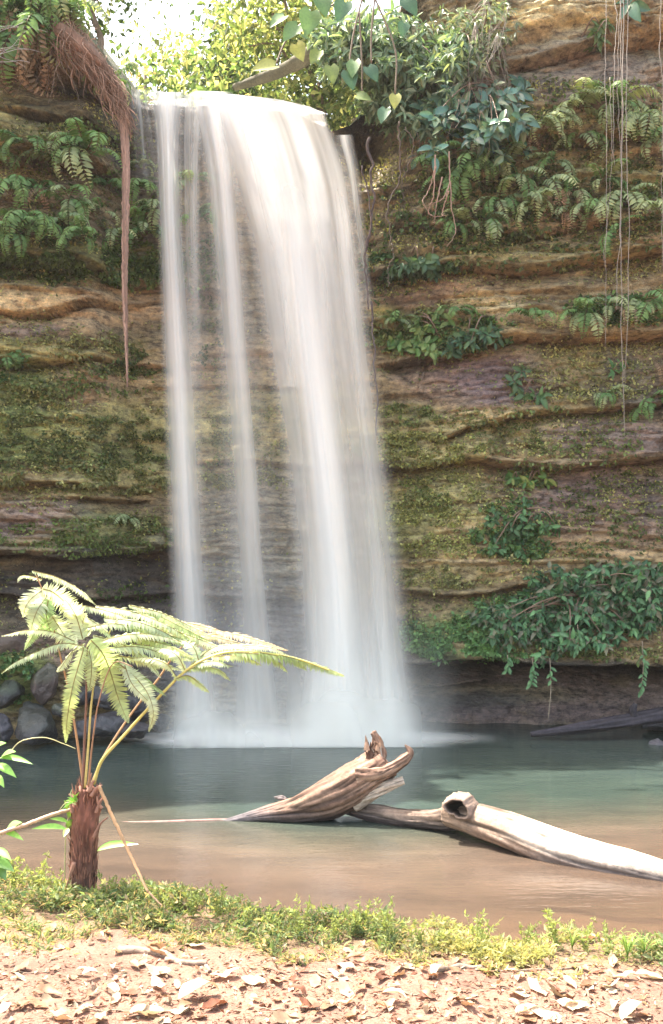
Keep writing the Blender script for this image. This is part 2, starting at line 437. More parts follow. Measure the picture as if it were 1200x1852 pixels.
def cliff_disp(x, z):
    d = .16 * fbm(x * .45 + 3, z * .5, 11, 3)
    wz = z + .16 * fbm(x * .6, z * .2, 21, 3) + .03 * fbm(x * 3, z * 2, 22, 2) + .02 * x
    i = np.searchsorted(BEDS, wz); i = np.clip(i, 1, len(BEDS) - 1)
    lo, hi = BEDS[i - 1], BEDS[i]; t = (wz - lo) / (hi - lo)
    prof = np.minimum(1, np.minimum(t, 1 - t) * (hi - lo) / .035)
    d += (BEDA[i] * (0.5 + 1.1 * vnoise(x * .8 + i * 7.7, i * 3.1, 3)) + .035) * prof - .03
    for pl, A, A2, hu, hd in LEDGES:
        q = np.array(pl, float); lx = px2x(q[:, 0]); lz = py2z(q[:, 1])
        zl = np.interp(x, lx, lz) + .035 * fbm(x * 3.2, x * 0 + lz[0], 31, 4)
        act = sstep(lx[0] - .25, lx[0] + .15, x) * sstep(lx[-1] + .25, lx[-1] - .15, x)
        act = act * (.75 + .5 * vnoise(x * 1.3, lz[0] * 3 + x * 0, 37))
        dz = z - zl
        d += act * 1.08 * np.where(dz > 0, A * np.exp(-dz / hu) * sstep(-.02, .03, dz), -A2 * np.exp(dz / hd) - .15 * np.exp(dz / .045))
    for bx, by, rx, ry, am in DBLOB:
        q = ((x - px2x(bx)) / (rx / F * 13)) ** 2 + ((z - py2z(by)) / (ry / F * 13)) ** 2
        d += am * np.exp(-q * 1.2)
    # cracks and relief
    d += .075 * fbm(x * 1.6, z * 4.5, 41, 4) + .045 * fbm(x * 3.5, z * 9, 51, 4) + .022 * fbm(x * 14, z * 17, 61, 2)
    # angular broken blocks
    bx_ = x * 1.4 + .5 * fbm(x * .7, z * .9, 201, 2); bz_ = z * 2.6 + .6 * fbm(x * .9, z, 202, 2); d += .09 * (hash2(np.floor(bx_), np.floor(bz_ + .5 * np.floor(bx_)), 9) - .5) * sstep(.35, .6, vnoise(x * .6, z * .8, 203))
    rg = 1 - np.abs(fbm(x * 1.1 + 4, z * 5.5, 45, 3)) * 3; d -= .07 * np.clip(rg, 0, 1) ** 3
    bl = vnoise(x * 1.5 + .4 * fbm(x * 3, z * 3, 71, 2), z * 1.9, 72)
    d += -.05 * np.exp(-((bl - .5) / .02) ** 2) * sstep(.45, .7, vnoise(x * .8, z * .8, 75))
    d *= (1 - .55 * sstep(-2.9, -2.6, x) * sstep(.6, .2, x) * sstep(2.0, 4, z))
    return d
_gx = np.linspace(-9.5, 10.5, 860); _gz = np.linspace(-1.6, 12.4, 640)
_GD = cliff_disp(*np.meshgrid(_gx, _gz))
def cliff_Y(x, z):
    fx = np.clip((x + 9.5) / 20.0 * 859, 0, 858.999); fz = np.clip((z + 1.6) / 14.0 * 639, 0, 638.999)
    i = fx.astype(int); j = fz.astype(int); u = fx - i; v = fz - j
    d = (_GD[j, i] * (1 - u) + _GD[j, i + 1] * u) * (1 - v) + (_GD[j + 1, i] * (1 - u) + _GD[j + 1, i + 1] * u) * v
    return base_plan(x) - d

def pin(px, py, off=0.0):
    """world point on the cliff face seen at that pixel"""
    px = np.asarray(px, float); py = np.asarray(py, float); Y = np.full(px.shape, 13.0)
    for _ in range(7):
        Y = .5 * Y + .5 * cliff_Y(px2x(px, Y), py2z(py, Y))
    Y = Y - off
    return np.stack([px2x(px, Y), Y, py2z(py, Y)], -1)

NX, NZ = 860, 620
cx = np.linspace(-9.5, 10.5, NX)
tz = np.linspace(0, 1, NZ)
ZT = ztop(cx)
X2 = np.tile(cx[None], (NZ, 1)); Z2 = -1.6 + tz[:, None] * (ZT[None] + 1.6)
D2 = cliff_disp(X2, Z2)
edge = sstep(.18, 0, (ZT[None] - Z2)); D2 = D2 * (1 - .3 * edge) - .12 * edge ** 2
Y2 = base_plan(X2) - D2
# plateau behind the lip
NB = 70
tb = np.linspace(0, 1, NB + 1)[1:]
rise = np.interp(cx, [-12, -3.2, -2.6, .1, .8, 12], [.25, .35, .0, .0, .45, .3])
bY = Y2[-1][None] + 34 * tb[:, None] ** 2.2
bX = X2[-1][None] * (1 + .0 * tb[:, None])
dist = bY - Y2[-1][None]
chan = np.exp(-((bX + 1.3 - .06 * dist) / 1.75) ** 4)
bZ = ZT[None] + .03 * dist + (1 - chan) * np.minimum(dist, 9) * .22 + .12 * fbm(bX * 1.1, bY * 1.1, 81, 4) * sstep(0, 1, dist)
# bank rock that closes the right side of the stream
bZ += 0.15 * np.exp(-((bX - .25) / .55) ** 2) * sstep(.05, .5, dist) * sstep(6, 1, dist)
Xa = np.concatenate([X2, bX]); Ya = np.concatenate([Y2, bY]); Za = np.concatenate([Z2, bZ])
Vc = np.stack([Xa, Ya, Za], -1).reshape(-1, 3)
# colours
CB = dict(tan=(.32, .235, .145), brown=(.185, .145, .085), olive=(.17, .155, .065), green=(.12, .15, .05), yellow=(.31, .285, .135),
          purple=(.165, .122, .128), dark=(.028, .025, .028), wet=(.07, .068, .078), cream=(.46, .39, .22), rust=(.25, .168, .115), grey=(.19, .18, .15))  # dark: shade of hollows and undercuts put into rock colour; also wet black rock
PATCH = [ # px, py, rx, ry, colour, strength
    (110, 560, 200, 40, 'tan', 1), (60, 545, 90, 35, 'cream', .35), (40, 635, 120, 30, 'olive', .9), (110, 640, 60, 20, 'yellow', .6), (250, 640, 90, 25, 'olive', .8),
    (60, 600, 60, 14, 'purple', .6), (250, 700, 200, 40, 'rust', .5), (120, 700, 120, 30, 'brown', .6), (30, 740, 90, 90, 'green', .9), (120, 800, 200, 60, 'green', .8),
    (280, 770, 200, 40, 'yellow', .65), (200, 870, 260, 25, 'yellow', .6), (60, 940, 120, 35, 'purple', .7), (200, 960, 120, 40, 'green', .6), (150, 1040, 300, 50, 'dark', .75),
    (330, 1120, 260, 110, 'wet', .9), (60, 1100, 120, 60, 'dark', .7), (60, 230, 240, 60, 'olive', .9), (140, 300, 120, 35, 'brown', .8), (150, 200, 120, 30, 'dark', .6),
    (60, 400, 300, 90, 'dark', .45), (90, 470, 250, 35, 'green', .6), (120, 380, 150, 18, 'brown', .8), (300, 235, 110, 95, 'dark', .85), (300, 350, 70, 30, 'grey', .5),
    (500, 550, 200, 150, 'grey', .6), (480, 760, 260, 90, 'yellow', .5), (450, 660, 240, 50, 'tan', .5), (520, 960, 200, 120, 'grey', .7), (500, 1180, 300, 100, 'wet', .8),
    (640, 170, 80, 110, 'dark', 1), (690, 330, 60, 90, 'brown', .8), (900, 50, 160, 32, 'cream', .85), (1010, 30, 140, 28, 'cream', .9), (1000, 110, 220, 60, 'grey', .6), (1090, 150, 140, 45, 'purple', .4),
    (1080, 235, 160, 30, 'olive', .5), (1000, 320, 220, 60, 'olive', .6), (1150, 330, 80, 40, 'yellow', .35), (950, 460, 260, 30, 'olive', .5), (800, 540, 130, 35, 'rust', .75), (880, 545, 60, 25, 'cream', .6),
    (1050, 530, 120, 30, 'brown', .6), (760, 600, 140, 40, 'olive', .8), (700, 565, 30, 14, 'yellow', .9), (900, 690, 160, 45, 'purple', 1), (780, 680, 60, 40, 'purple', .5), (740, 730, 110, 60, 'tan', .45), (1060, 680, 110, 50, 'olive', .6),
    (1150, 690, 80, 60, 'wet', .5), (760, 800, 130, 40, 'yellow', .6), (740, 750, 60, 20, 'green', .6), (1000, 780, 150, 50, 'olive', .5), (1100, 790, 120, 40, 'purple', .7), (900, 760, 120, 16, 'cream', .4),
    (790, 930, 110, 90, 'yellow', .85), (760, 900, 70, 40, 'yellow', .5), (730, 960, 50, 60, 'green', .5), (900, 1000, 140, 60, 'tan', .55), (1080, 900, 180, 70, 'purple', .8), (1190, 920, 60, 60, 'wet', .5),
    (1060, 960, 160, 50, 'rust', .4), (810, 1045, 110, 25, 'yellow', .55), (1000, 1060, 200, 60, 'brown', .6), (860, 1150, 120, 45, 'green', .8), (800, 1165, 50, 14, 'tan', .7), (1090, 1150, 150, 40, 'rust', .35),
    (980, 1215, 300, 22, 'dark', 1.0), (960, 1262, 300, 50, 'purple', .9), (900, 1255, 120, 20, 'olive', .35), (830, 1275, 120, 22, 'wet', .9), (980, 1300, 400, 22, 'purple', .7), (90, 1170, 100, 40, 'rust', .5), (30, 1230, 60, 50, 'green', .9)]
col = np.tile(np.array(CB['brown']), (Vc.shape[0], 1))
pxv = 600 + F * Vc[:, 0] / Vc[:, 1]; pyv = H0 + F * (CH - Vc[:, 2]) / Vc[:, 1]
big = fbm(Vc[:, 0] * .5, Vc[:, 2] * 1.3, 91, 4)
col = col * (1 + .3 * big[:, None]) + np.clip(big, 0, 1)[:, None] * np.array([.05, .02, .0])
nn = fbm(Vc[:, 0] * 2.2, Vc[:, 2] * 5, 95, 4)
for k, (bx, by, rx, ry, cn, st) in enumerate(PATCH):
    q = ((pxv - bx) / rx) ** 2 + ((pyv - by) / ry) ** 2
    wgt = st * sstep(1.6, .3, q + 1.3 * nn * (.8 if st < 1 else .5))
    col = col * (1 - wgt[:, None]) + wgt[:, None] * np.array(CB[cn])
n2_ = fbm(Vc[:, 0] * 1.3 + 5, Vc[:, 2] * 7, 99, 4)
col *= (1.5 + .55 * n2_[:, None])
top = np.repeat(np.arange(NZ + NB) >= NZ, NX)
col[top] = np.array([.07, .075, .035]) * (1 + .4 * nn[top, None])
wet = sstep(250, 330, pxv) * sstep(800, 720, pxv) * .6 + sstep(1190, 1240, pyv) * .7
wet = np.clip(wet + (sstep(330, 300, pyv) * sstep(225, 240, pxv) * sstep(400, 380, pxv)) * .6, 0, 1)
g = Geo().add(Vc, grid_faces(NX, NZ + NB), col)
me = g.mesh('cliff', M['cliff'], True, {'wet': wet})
tag(link('cliff', me), 'layered mossy sandstone cliff with dark undercut ledges behind the pool', kind='structure')

def cliff_normal(p):
    h = .06
    x, z = p[:, 0], p[:, 2]
    dx = (cliff_Y(x + h, z) - cliff_Y(x - h, z)) / (2 * h); dz = (cliff_Y(x, z + h) - cliff_Y(x, z - h)) / (2 * h)
    return nrm(np.stack([dx, -np.ones_like(dx), dz], 1))

# ------------------------------------------------------------------ ground, pool bed and water
def bank_edge(x):  # Y of the bank's edge
    return np.interp(x, [-6, -1.95, -.65, .3, 1.7, 5], [6.3, 5.9, 5.42, 5.08, 4.82, 4.6]) + .06 * np.sin(x * 5) + .04 * np.sin(x * 11 + 1)
def ground_z(x, y):
    d = y - bank_edge(x)
    z = np.where(d < 0, .32 + .015 * np.minimum(-d, 5), .32 - .75 * d)
    z = np.where(d > .5, np.maximum(-.055 - .16 * (d - .5) - .05 * np.maximum(0, d - 2.2), -1.3), z)
    z += (.02 * fbm(x * 1.3, y * 1.3, 5, 3) + .012 * fbm(x * 6, y * 6, 6, 3)) * np.where(d < .2, 1, 0.5)
    z = np.where(y < 1.5, z * 1.0, z)
    return z
gx = np.concatenate([np.linspace(-30, -3, 40), np.linspace(-2.95, 3.2, 330), np.linspace(3.3, 30, 40)])
gy = np.concatenate([np.linspace(-30, 3.3, 40), np.linspace(3.35, 6.2, 190), np.linspace(6.25, 16, 90)])
GX, GY = np.meshgrid(gx, gy)
GZ = ground_z(GX, GY)
Vg = np.stack([GX, GY, GZ], -1).reshape(-1, 3)
dd = (GY - bank_edge(GX)).ravel()
soil = np.array([.20, .112, .082]); humus = np.array([.17, .12, .07]); sand = np.array([.20, .13, .095]); deep = np.array([.06, .075, .06])
n_ = fbm(Vg[:, 0] * 2, Vg[:, 1] * 2, 7, 4)
gc = np.tile(soil, (len(Vg), 1)) * (1 + .2 * n_[:, None])
tw_ = np.interp(Vg[:, 0], [-2.6, -1.9, -.6, 0, .7, 1.3, 2.6], [1.0, .93, .62, .50, .44, .38, .36]); t = sstep(-1.05, -.8, dd / tw_ + .25 * n_)[:, None] * .8; gc = gc * (1 - t) + humus * t
t = sstep(.1, .5, dd)[:, None]; gc = gc * (1 - t) + sand * (1 + .25 * n_[:, None]) * t
t = sstep(1.6, 4, dd)[:, None]; gc = gc * (1 - t) + deep * t
me = Geo().add(Vg, grid_faces(len(gx), len(gy)), gc).mesh('ground', M['ground'])
tag(link('ground', me), 'reddish soil bank sloping down into the pool bed', kind='structure')

wx = np.linspace(-12, 12, 120); wy = np.concatenate([np.linspace(4.2, 9, 90), np.linspace(9.1, 15.5, 40)])
WX, WY = np.meshgrid(wx, wy)
wd = np.clip(-(ground_z(WX, WY)) / 1.3, 0, 1)
wdd = WY - bank_edge(WX)
dep = sstep(.2, 5.0, wdd + .55 * fbm(WX * .35, WY * .8, 3, 3) - 1.3 * sstep(.2, 2.0, WX))
me = Geo().add(np.stack([WX, WY, WX * 0], -1).reshape(-1, 3), grid_faces(len(wx), len(wy))).mesh('water', M['water'], True, {'depth': dep.ravel()})
tag(link('water', me), 'smooth green pool turning tan in the shallows near the bank', kind='structure')

# stream on the plateau
sx = np.linspace(-3.0, .35, 30); sy = np.linspace(12.95, 22, 30)
SX, SY = np.meshgrid(sx, sy)

# ------------------------------------------------------------------ haze volume added to lift the dark tones of the gorge
hm = bpy.data.materials.new('lift_haze'); hm.use_nodes = True; hn = hm.node_tree; hn.nodes.clear()
ho = hn.nodes.new('ShaderNodeOutputMaterial'); hv = hn.nodes.new('ShaderNodeVolumePrincipled'); hv.inputs['Color'].default_value = (.95, .93, .92, 1); hv.inputs['Density'].default_value = .0006; hv.inputs['Anisotropy'].default_value = .2
hn.links.new(hv.outputs[0], ho.inputs['Volume'])
hb = np.array([[x, y, z] for z in (-3.5, 19.5) for y in (-31, 50.5) for x in (-31, 31)], float)
tag(link('haze', Geo().add(hb, np.array([[0, 2, 3, 1], [4, 5, 7, 6], [0, 1, 5, 4], [2, 6, 7, 3], [0, 4, 6, 2], [1, 3, 7, 5]])).mesh('haze', hm, False)), 'faint haze added through the gorge to lift its dark tones', kind='stuff')
# ------------------------------------------------------------------ waterfall
fall = thing('waterfall', 'tall silky white waterfall pouring over the cliff lip into the pool', 'waterfall', (0, 12.4, 0))
LIPZ = 8.44
def fall_Y(h, extra=0): return 13.02 - .40 * np.sqrt(np.maximum(h, 0)) * .8 + extra
def sheet(name, rows, nu=60, nv=150, seed=0, soft=.28, streak=.5, freq=9, yoff=0.0, mod=None, top_fade=.0):
    rows = np.array(rows, float)
    v = np.linspace(0, 1, nv); py = rows[0, 0] + (rows[-1, 0] - rows[0, 0]) * v
    L = np.interp(py, rows[:, 0], rows[:, 1]); Rr = np.interp(py, rows[:, 0], rows[:, 2]); al = np.interp(py, rows[:, 0], rows[:, 3])
    # smooth edges
    k = np.ones(9) / 9
    for arr in (L, Rr, al):
        pad = np.concatenate([np.full(4, arr[0]), arr, np.full(4, arr[-1])]); arr[:] = np.convolve(pad, k, 'valid')
    u = np.linspace(0, 1, nu)
    U, PY = np.meshgrid(u, py)
    PX = L[:, None] + (Rr - L)[:, None] * U
    PY = PY + np.interp(PX, [0, 262, 300, 338, 352, 420, 500, 560, 585, 605, 640], [0, -3, 4, 3, -2, 0, 9, 22, 34, 60, 90]) * np.exp(-np.maximum(PY - rows[0, 0], 0) / 70) * (rows[0, 0] < 175)
    Z = py2z(PY, 12.7); h = np.maximum(LIPZ - Z, 0)
    Y = fall_Y(h, yoff) + .05 * fbm(U * 6, PY * .002, seed + 3, 3)
    for _ in range(2):
        Z = py2z(PY, Y); h = np.maximum(LIPZ - Z, 0); Y = fall_Y(h, yoff) + .05 * fbm(U * 6, PY * .002, seed + 3, 3)
    Z = py2z(PY, Y)
    V = np.stack([px2x(PX, Y), Y, Z], -1).reshape(-1, 3)
    e_ = sstep(0, soft, U) * sstep(1, 1 - soft, U)
    s1 = fbm(U * freq + .25 * fbm(U * 2, PY * .004, seed, 2), PY * .0012, seed + 1, 4) * .9
    A = al[:, None] * e_ * (1 + streak * s1 * 1.5) 
    if mod is not None: A = A * mod(U, PY)
    if top_fade: A = A * sstep(0, top_fade, v)[:, None]
    A = np.clip(A, 0, .98)
    A = A ** .9
    me = Geo().add(V, grid_faces(nu, nv)).mesh(name, M['fall'], True, {'alpha': A.ravel()})
    return link(name, me, fall, (0, -12.4, 0))
B = 1338
sheet('water_stream', [(163, 258, 344, 1.0), (200, 268, 338, .95), (260, 276, 332, .9), (400, 282, 334, .85), (700, 290, 362, .72), (1000, 300, 382, .66), (1200, 306, 400, .66), (B, 290, 425, .8)], 50, 150, 1, .5, .3, 4)
sheet('water_stream', [(168, 322, 366, .38), (260, 320, 362, .24), (420, 322, 366, .2), (620, 328, 376, .10), (900, 330, 380, .03)], 40, 100, 5, .45, 1.0, 8, .05)
sheet('water_stream', [(166, 336, 424, 1.0), (220, 346, 426, .9), (300, 362, 438, .75), (500, 378, 456, .55), (800, 394, 484, .42), (1100, 405, 515, .34), (B, 400, 550, .45)], 60, 150, 9, .5, .5, 5, -.03)
sheet('water_stream', [(168, 346, 372, .5), (300, 343, 364, .4), (500, 342, 364, .22), (700, 340, 368, .06)], 20, 80, 19, .5, .4, 3, -.01)
sheet('water_stream', [(170, 360, 592, 1.0), (200, 376, 608, .95), (260, 395, 628, .80), (330, 412, 646, .62), (450, 445, 660, .46), (600, 466, 680, .36), (800, 500, 708, .31), (1000, 520, 736, .30), (1200, 530, 758, .40), (B, 515, 775, .85)], 200, 170, 13, .22, .75, 9, -.06)
sheet('water_stream', [(170, 400, 470, .3), (300, 440, 520, .5), (500, 478, 560, .35), (700, 500, 560, .2)], 40, 120, 63, .5, .4, 4, -.09)
sheet('water_stream', [(200, 430, 560, .25), (400, 480, 600, .62), (600, 500, 620, .75), (800, 522, 642, .80), (1000, 540, 664, .80), (1200, 545, 684, .85), (B, 535, 710, .95)], 90, 150, 23, .5, .35, 5, -.12, top_fade=.25)
sheet('water_stream', [(230, 560, 625, .3), (400, 590, 652, .4), (700, 608, 684, .26), (1000, 636, 722, .28), (B, 650, 758, .6)], 60, 150, 53, .5, .7, 5, -.10, top_fade=.2)
sheet('water_stream', [(200, 300, 620, .10), (400, 300, 650, .08), (700, 305, 680, .08), (1000, 320, 720, .08), (B, 320, 770, .3)], 120, 120, 33, .25, .8, 12, .04, top_fade=.1)
sheet('water_stream', [(244, 602, 640, .6), (300, 620, 652, .4), (420, 640, 664, .3), (560, 660, 680, .1)], 24, 60, 43, .5, .5, 4, .02)
sheet('water_stream', [(165, 232, 275, .22), (230, 236, 285, .14), (330, 240, 300, .06)], 40, 60, 47, .4, 1.6, 12, .10)
# the crest where the stream rolls over the lip
nu = 160; nv = 26
u = np.linspace(0, 1, nu); v = np.linspace(0, 1, nv)
U, Vv = np.meshgrid(u, v)
pxc = 262 + (592 - 262) * U
Yc = 14.9 - 1.86 * Vv
lipz = np.interp(pxc, [262, 340, 352, 400, 450, 500, 560, 592], [8.42, 8.46, 8.42, 8.47, 8.43, 8.42, 8.34, 8.26])
Xc = px2x(pxc, 13.0) + (Yc - 13) * .02
Zc = lipz + .02 * (Yc - 13) - .10 * sstep(.85, 1, Vv) ** 2 + .015 * fbm(U * 20, Vv * 3, 5, 3)
Ac = np.clip((.92 + .2 * fbm(U * 12, Vv, 8, 3)) * sstep(0, .04, U) * sstep(1, .96, U) * sstep(0, .2, Vv) * (1 - .75 * sstep(.2, .22, U) * sstep(.27, .25, U)), 0, .97)
link('water_crest', Geo().add(np.stack([Xc, Yc, Zc], -1).reshape(-1, 3), grid_faces(nu, nv)).mesh('water_crest', M['fall'], True, {'alpha': Ac.ravel()}), fall, (0, -12.4, 0))
# foam on the pool and low spray
nu, nv = 110, 40
U, Vv = np.meshgrid(np.linspace(-1, 1, nu), np.linspace(-1, 1, nv))
fx = -.42 + U * 2.6; fy = 12.45 + Vv * .72
hw = fbm(U * 3, Vv * 2, 77, 3)
rr = np.sqrt(U ** 2 + Vv ** 2) + .06 * hw
A = .98 * sstep(1.05, .5, rr)
link('foam', Geo().add(np.stack([fx, fy, U * 0 + .006], -1).reshape(-1, 3), grid_faces(nu, nv)).mesh('foam', M['fall'], True, {'alpha': A.ravel()}), fall, (0, -12.4, 0))
for k, (x0, x1, ht, yy, a0) in enumerate([(270, 480, 1.0, 11.72, .5), (480, 830, 1.5, 11.78, .55), (300, 820, .55, 11.8, .8), (250, 850, 2.4, 11.74, .3), (280, 800, .28, 11.84, .85)]):
    U, Vv = np.meshgrid(np.linspace(0, 1, 90), np.linspace(0, 1, 34))
    xx = px2x(x0 + (x1 - x0) * U, yy); zz = .004 + Vv * ht * (1 + .12 * fbm(U * 4, U * 0, k + 3, 3))
    yv = yy + .05 * Vv + .03 * fbm(U * 3, Vv, k, 2)
    A = a0 * np.clip(1 + .55 * fbm(U * 7, Vv * 2.2 + k, k + 11, 3), 0, 2) * (.5 + .5 * np.cos(np.pi * Vv)) ** 1.5 * np.sin(np.pi * U) ** 1.1
    link('spray', Geo().add(np.stack([xx, yv, zz], -1).reshape(-1, 3), grid_faces(90, 34)).mesh('spray', M['fall'], True, {'alpha': np.clip(A, 0, .95).ravel()}), fall, (0, -12.4, 0))
# ------------------------------------------------------------------ creeping leaves and moss on the cliff (uncountable)
def scatter_patch(patches, size, mat_, name, label, T=L4, lift=.02, seed=1, wr=.65):
    r = np.random.default_rng(seed); PX, PY, CO, SZ = [], [], [], []
    for (bx, by, rx, ry, n, c1, c2, s) in patches:
        m_ = int(n * 1.9)
        th = r.uniform(0, 2 * np.pi, m_); rad = r.uniform(0, 1, m_) ** .6
        x = bx + rx * rad * np.cos(th); y = by + ry * rad * np.sin(th)
        k = fbm(x * .035, y * .07, seed + 5, 4) * 1.5 + r.uniform(-.25, .25, m_) > .0
        x, y = x[k][:n], y[k][:n]
        PX.append(x); PY.append(y)
        t_ = r.uniform(0, 1, len(x))[:, None]; br = r.choice([.7, 1.0, 1.35, 1.9], len(x), p=[.25, .35, .28, .12])[:, None]
        CO.append((np.array(c1) * (1 - t_) + np.array(c2) * t_) * br); SZ.append(np.full(len(x), s))
    PX = np.concatenate(PX); PY = np.concatenate(PY); CO = np.concatenate(CO); SZ = np.concatenate(SZ)
    p = pin(PX, PY); nn_ = cliff_normal(p)
    p = p + nn_ * (lift * r.uniform(.2, 1.6, len(p)))[:, None]
    X = nrm(nn_ * .5 + r.normal(size=(len(p), 3)) * .6 + np.array([0, -.2, -.45])); N_ = nrm(nn_ + r.normal(size=(len(p), 3)) * .4 + np.array([0, -.2, .7]))
    V, Fc = inst(T, p, X, N_, size * SZ * r.uniform(.6, 1.4, len(p)), wr)
    me = Geo().add(V, Fc, repc(CO, T)).mesh(name, mat_, False)
    return tag(link(name, me), label, kind='stuff')
GRN, YEL, DKG, OLV, BLG, BRN = (.13, .20, .06), (.38, .355, .17), (.07, .11, .04), (.19, .20, .075), (.11, .21, .10), (.2, .13, .08)
scatter_patch([
    (150, 480, 190, 34, 2600, DKG, GRN, 1.2), (60, 440, 120, 50, 900, DKG, GRN, 1.3), (250, 460, 60, 60, 700, GRN, OLV, 1.2), (40, 745, 80, 80, 1600, GRN, YEL, .8), (120, 800, 200, 55, 3000, DKG, OLV, .8),
    (250, 780, 200, 40, 1800, OLV, YEL, .8), (200, 872, 230, 22, 2400, OLV, YEL, .9), (160, 830, 240, 30, 1500, GRN, YEL, .8), (150, 970, 170, 34, 1600, GRN, OLV, .8), (240, 945, 50, 18, 300, GRN, YEL, .9),
    (440, 780, 150, 50, 1200, OLV, YEL, .8), (440, 860, 160, 26, 900, OLV, YEL, .8), (150, 620, 130, 24, 700, OLV, YEL, .8), (240, 655, 100, 24, 600, DKG, OLV, 1), (160, 690, 120, 30, 400, GRN, OLV, 1), (360, 480, 60, 60, 300, DKG, GRN, 1.2), (380, 600, 60, 60, 300, DKG, OLV, 1),
    (120, 330, 200, 110, 900, DKG, OLV, 1.1), (160, 270, 110, 60, 400, OLV, GRN, 1), (20, 660, 40, 30, 200, BLG, GRN, 1.3), (20, 1220, 60, 60, 700, BLG, GRN, 1.2), (250, 1080, 90, 30, 200, DKG, GRN, 1),
    (760, 600, 130, 40, 2200, GRN, YEL, 1.2), (850, 600, 90, 30, 900, GRN, BLG, 1.3), (740, 480, 90, 24, 700, DKG, BLG, 1.4), (900, 460, 200, 40, 700, DKG, OLV, 1.1), (740, 750, 60, 20, 900, GRN, YEL, .7), (760, 810, 120, 30, 2400, (.28, .30, .12), (.46, .43, .18), .8),
    (800, 930, 110, 80, 2600, (.30, .32, .12), (.46, .44, .18), .75), (770, 890, 70, 30, 500, GRN, YEL, .8), (930, 960, 80, 60, 900, BLG, GRN, 1.4), (960, 870, 50, 24, 250, BLG, YEL, 1.5), (1090, 920, 130, 100, 900, DKG, OLV, .9), (1000, 790, 180, 60, 900, GRN, OLV, .9),
    (1050, 680, 140, 60, 700, OLV, YEL, .9), (860, 760, 130, 24, 600, OLV, YEL, .8), (820, 1045, 110, 26, 800, OLV, YEL, .7), (860, 1150, 140, 50, 4200, (.20, .34, .13), (.16, .30, .15), 1.1), (800, 1120, 70, 26, 700, GRN, YEL, .8), (940, 1120, 120, 46, 2600, (.18, .34, .16), (.24, .38, .16), 1.2), (1100, 1080, 110, 60, 1600, (.15, .30, .15), BLG, 1.3),
    (1090, 1185, 140, 18, 400, OLV, GRN, .9), (1130, 560, 110, 30, 700, GRN, BLG, 1.3), (1080, 200, 160, 60, 500, OLV, GRN, 1.1), (1000, 350, 220, 100, 1500, DKG, OLV, 1.2), (850, 350, 130, 120, 1300, DKG, GRN, 1.3), (860, 200, 200, 100, 600, DKG, OLV, 1.2), (1160, 400, 60, 90, 400, GRN, OLV, 1.1),
    (700, 450, 50, 130, 250, DKG, GRN, 1.2), (960, 700, 240, 130, 500, OLV, CB['cream'], .7), (1000, 900, 230, 120, 500, GRN, YEL, .8), (820, 540, 140, 40, 250, YEL, CB['cream'], .6), (100, 580, 160, 90, 200, YEL, CB['cream'], .6), (330, 700, 330, 60, 900, OLV, YEL, .6),
], .056, M['leaf'], 'creeping_foliage', 'tiny creeping leaves and moss covering the damp cliff ledges')

# small plants rooted on every upward facing ledge
r_ = np.random.default_rng(31); n = 260000
LX, LY = r_.uniform(-20, 1220, n), r_.uniform(150, 1190, n)
p = pin(LX, LY); nn_ = cliff_normal(p); mk = fbm(p[:, 0] * 1.3, p[:, 2] * 1.3, 33, 3); k = (nn_[:, 2] > .22) & (mk + r_.uniform(-.35, .35, n) > -.05) & (r_.uniform(0, 1, n) < .55)
k &= ~((LX > 235) & (LX < 660) & (r_.uniform(0, 1, n) < .75))
p, nn_, mk = p[k], nn_[k], mk[k]; n = len(p); t_ = np.clip(.5 + mk + r_.normal(size=n) * .3, 0, 1)[:, None]
cc = (np.array([.16, .20, .07]) * (1 - t_) + np.array([.42, .39, .19]) * t_) * r_.choice([.6, 1, 1.5], n)[:, None]
V, Fc = inst(L4, p + nn_ * .025, nrm(nn_ * .6 + r_.normal(size=(n, 3)) * .6 + [0, -.3, -.2]), nrm(nn_ + r_.normal(size=(n, 3)) * .4 + [0, -.2, .6]), r_.uniform(.022, .06, n), .6)
tag(link('ledge_moss', Geo().add(V, Fc, repc(cc, L4)).mesh('ledge_moss', M['leaf'], False)), 'yellow green mossy growth on top of the rock ledges', kind='stuff')
# ------------------------------------------------------------------ fern fronds (shared meshes)
def frond_geo(L=1.0, n=16, pl=.2, rise=.9, droop=2.4, c1=GRN, c2=YEL, seed=0, wr=.34, dead=False):
    r = np.random.default_rng(seed); m_ = 24
    t = np.linspace(0, 1, m_); ang = rise - droop * t ** 1.1
    step = L / (m_ - 1)
    pts = np.concatenate([[[0, 0, 0]], np.cumsum(np.stack([np.cos(ang), .12 * np.sin(t * 3 + seed), np.sin(ang)], 1)[:-1] * step, axis=0)])
    V, Fc = tube(pts, np.linspace(.007, .0015, m_) * L, 4, caps=False)
    gg = Geo().add(V, Fc, (np.array([.17, .10, .05])))
    tt = np.linspace(.14, .985, n)
    T = nrm(np.gradient(pts, axis=0))
    for s_ in (-1, 1):
        p = np.stack([np.interp(tt, t, pts[:, k]) for k in range(3)], 1); Tt = np.stack([np.interp(tt, t, T[:, k]) for k in range(3)], 1)
        side = np.tile([0, s_, 0], (n, 1)); nup = nrm(np.cross(Tt, side) * s_)
        X = nrm(side + Tt * .45 - nup * (.25 if not dead else .9) * 1.0 + r.normal(size=(n, 3)) * .1)
        ln = pl * L * np.interp(tt, [0, .12, .35, .7, 1], [.45, .8, 1, .75, .12]) * r.uniform(.85, 1.1, n)
        Tm = leaf_template('lance', .25, .1, 3)
        V, Fc = inst(Tm, p, X, nup, ln, wr)
        cc = np.array(c1) * (1 - tt[:, None]) + np.array(c2) * tt[:, None]; cc = cc * r.uniform(.75, 1.2, (n, 1))
        gg.add(V, Fc, repc(cc, Tm))
    return gg
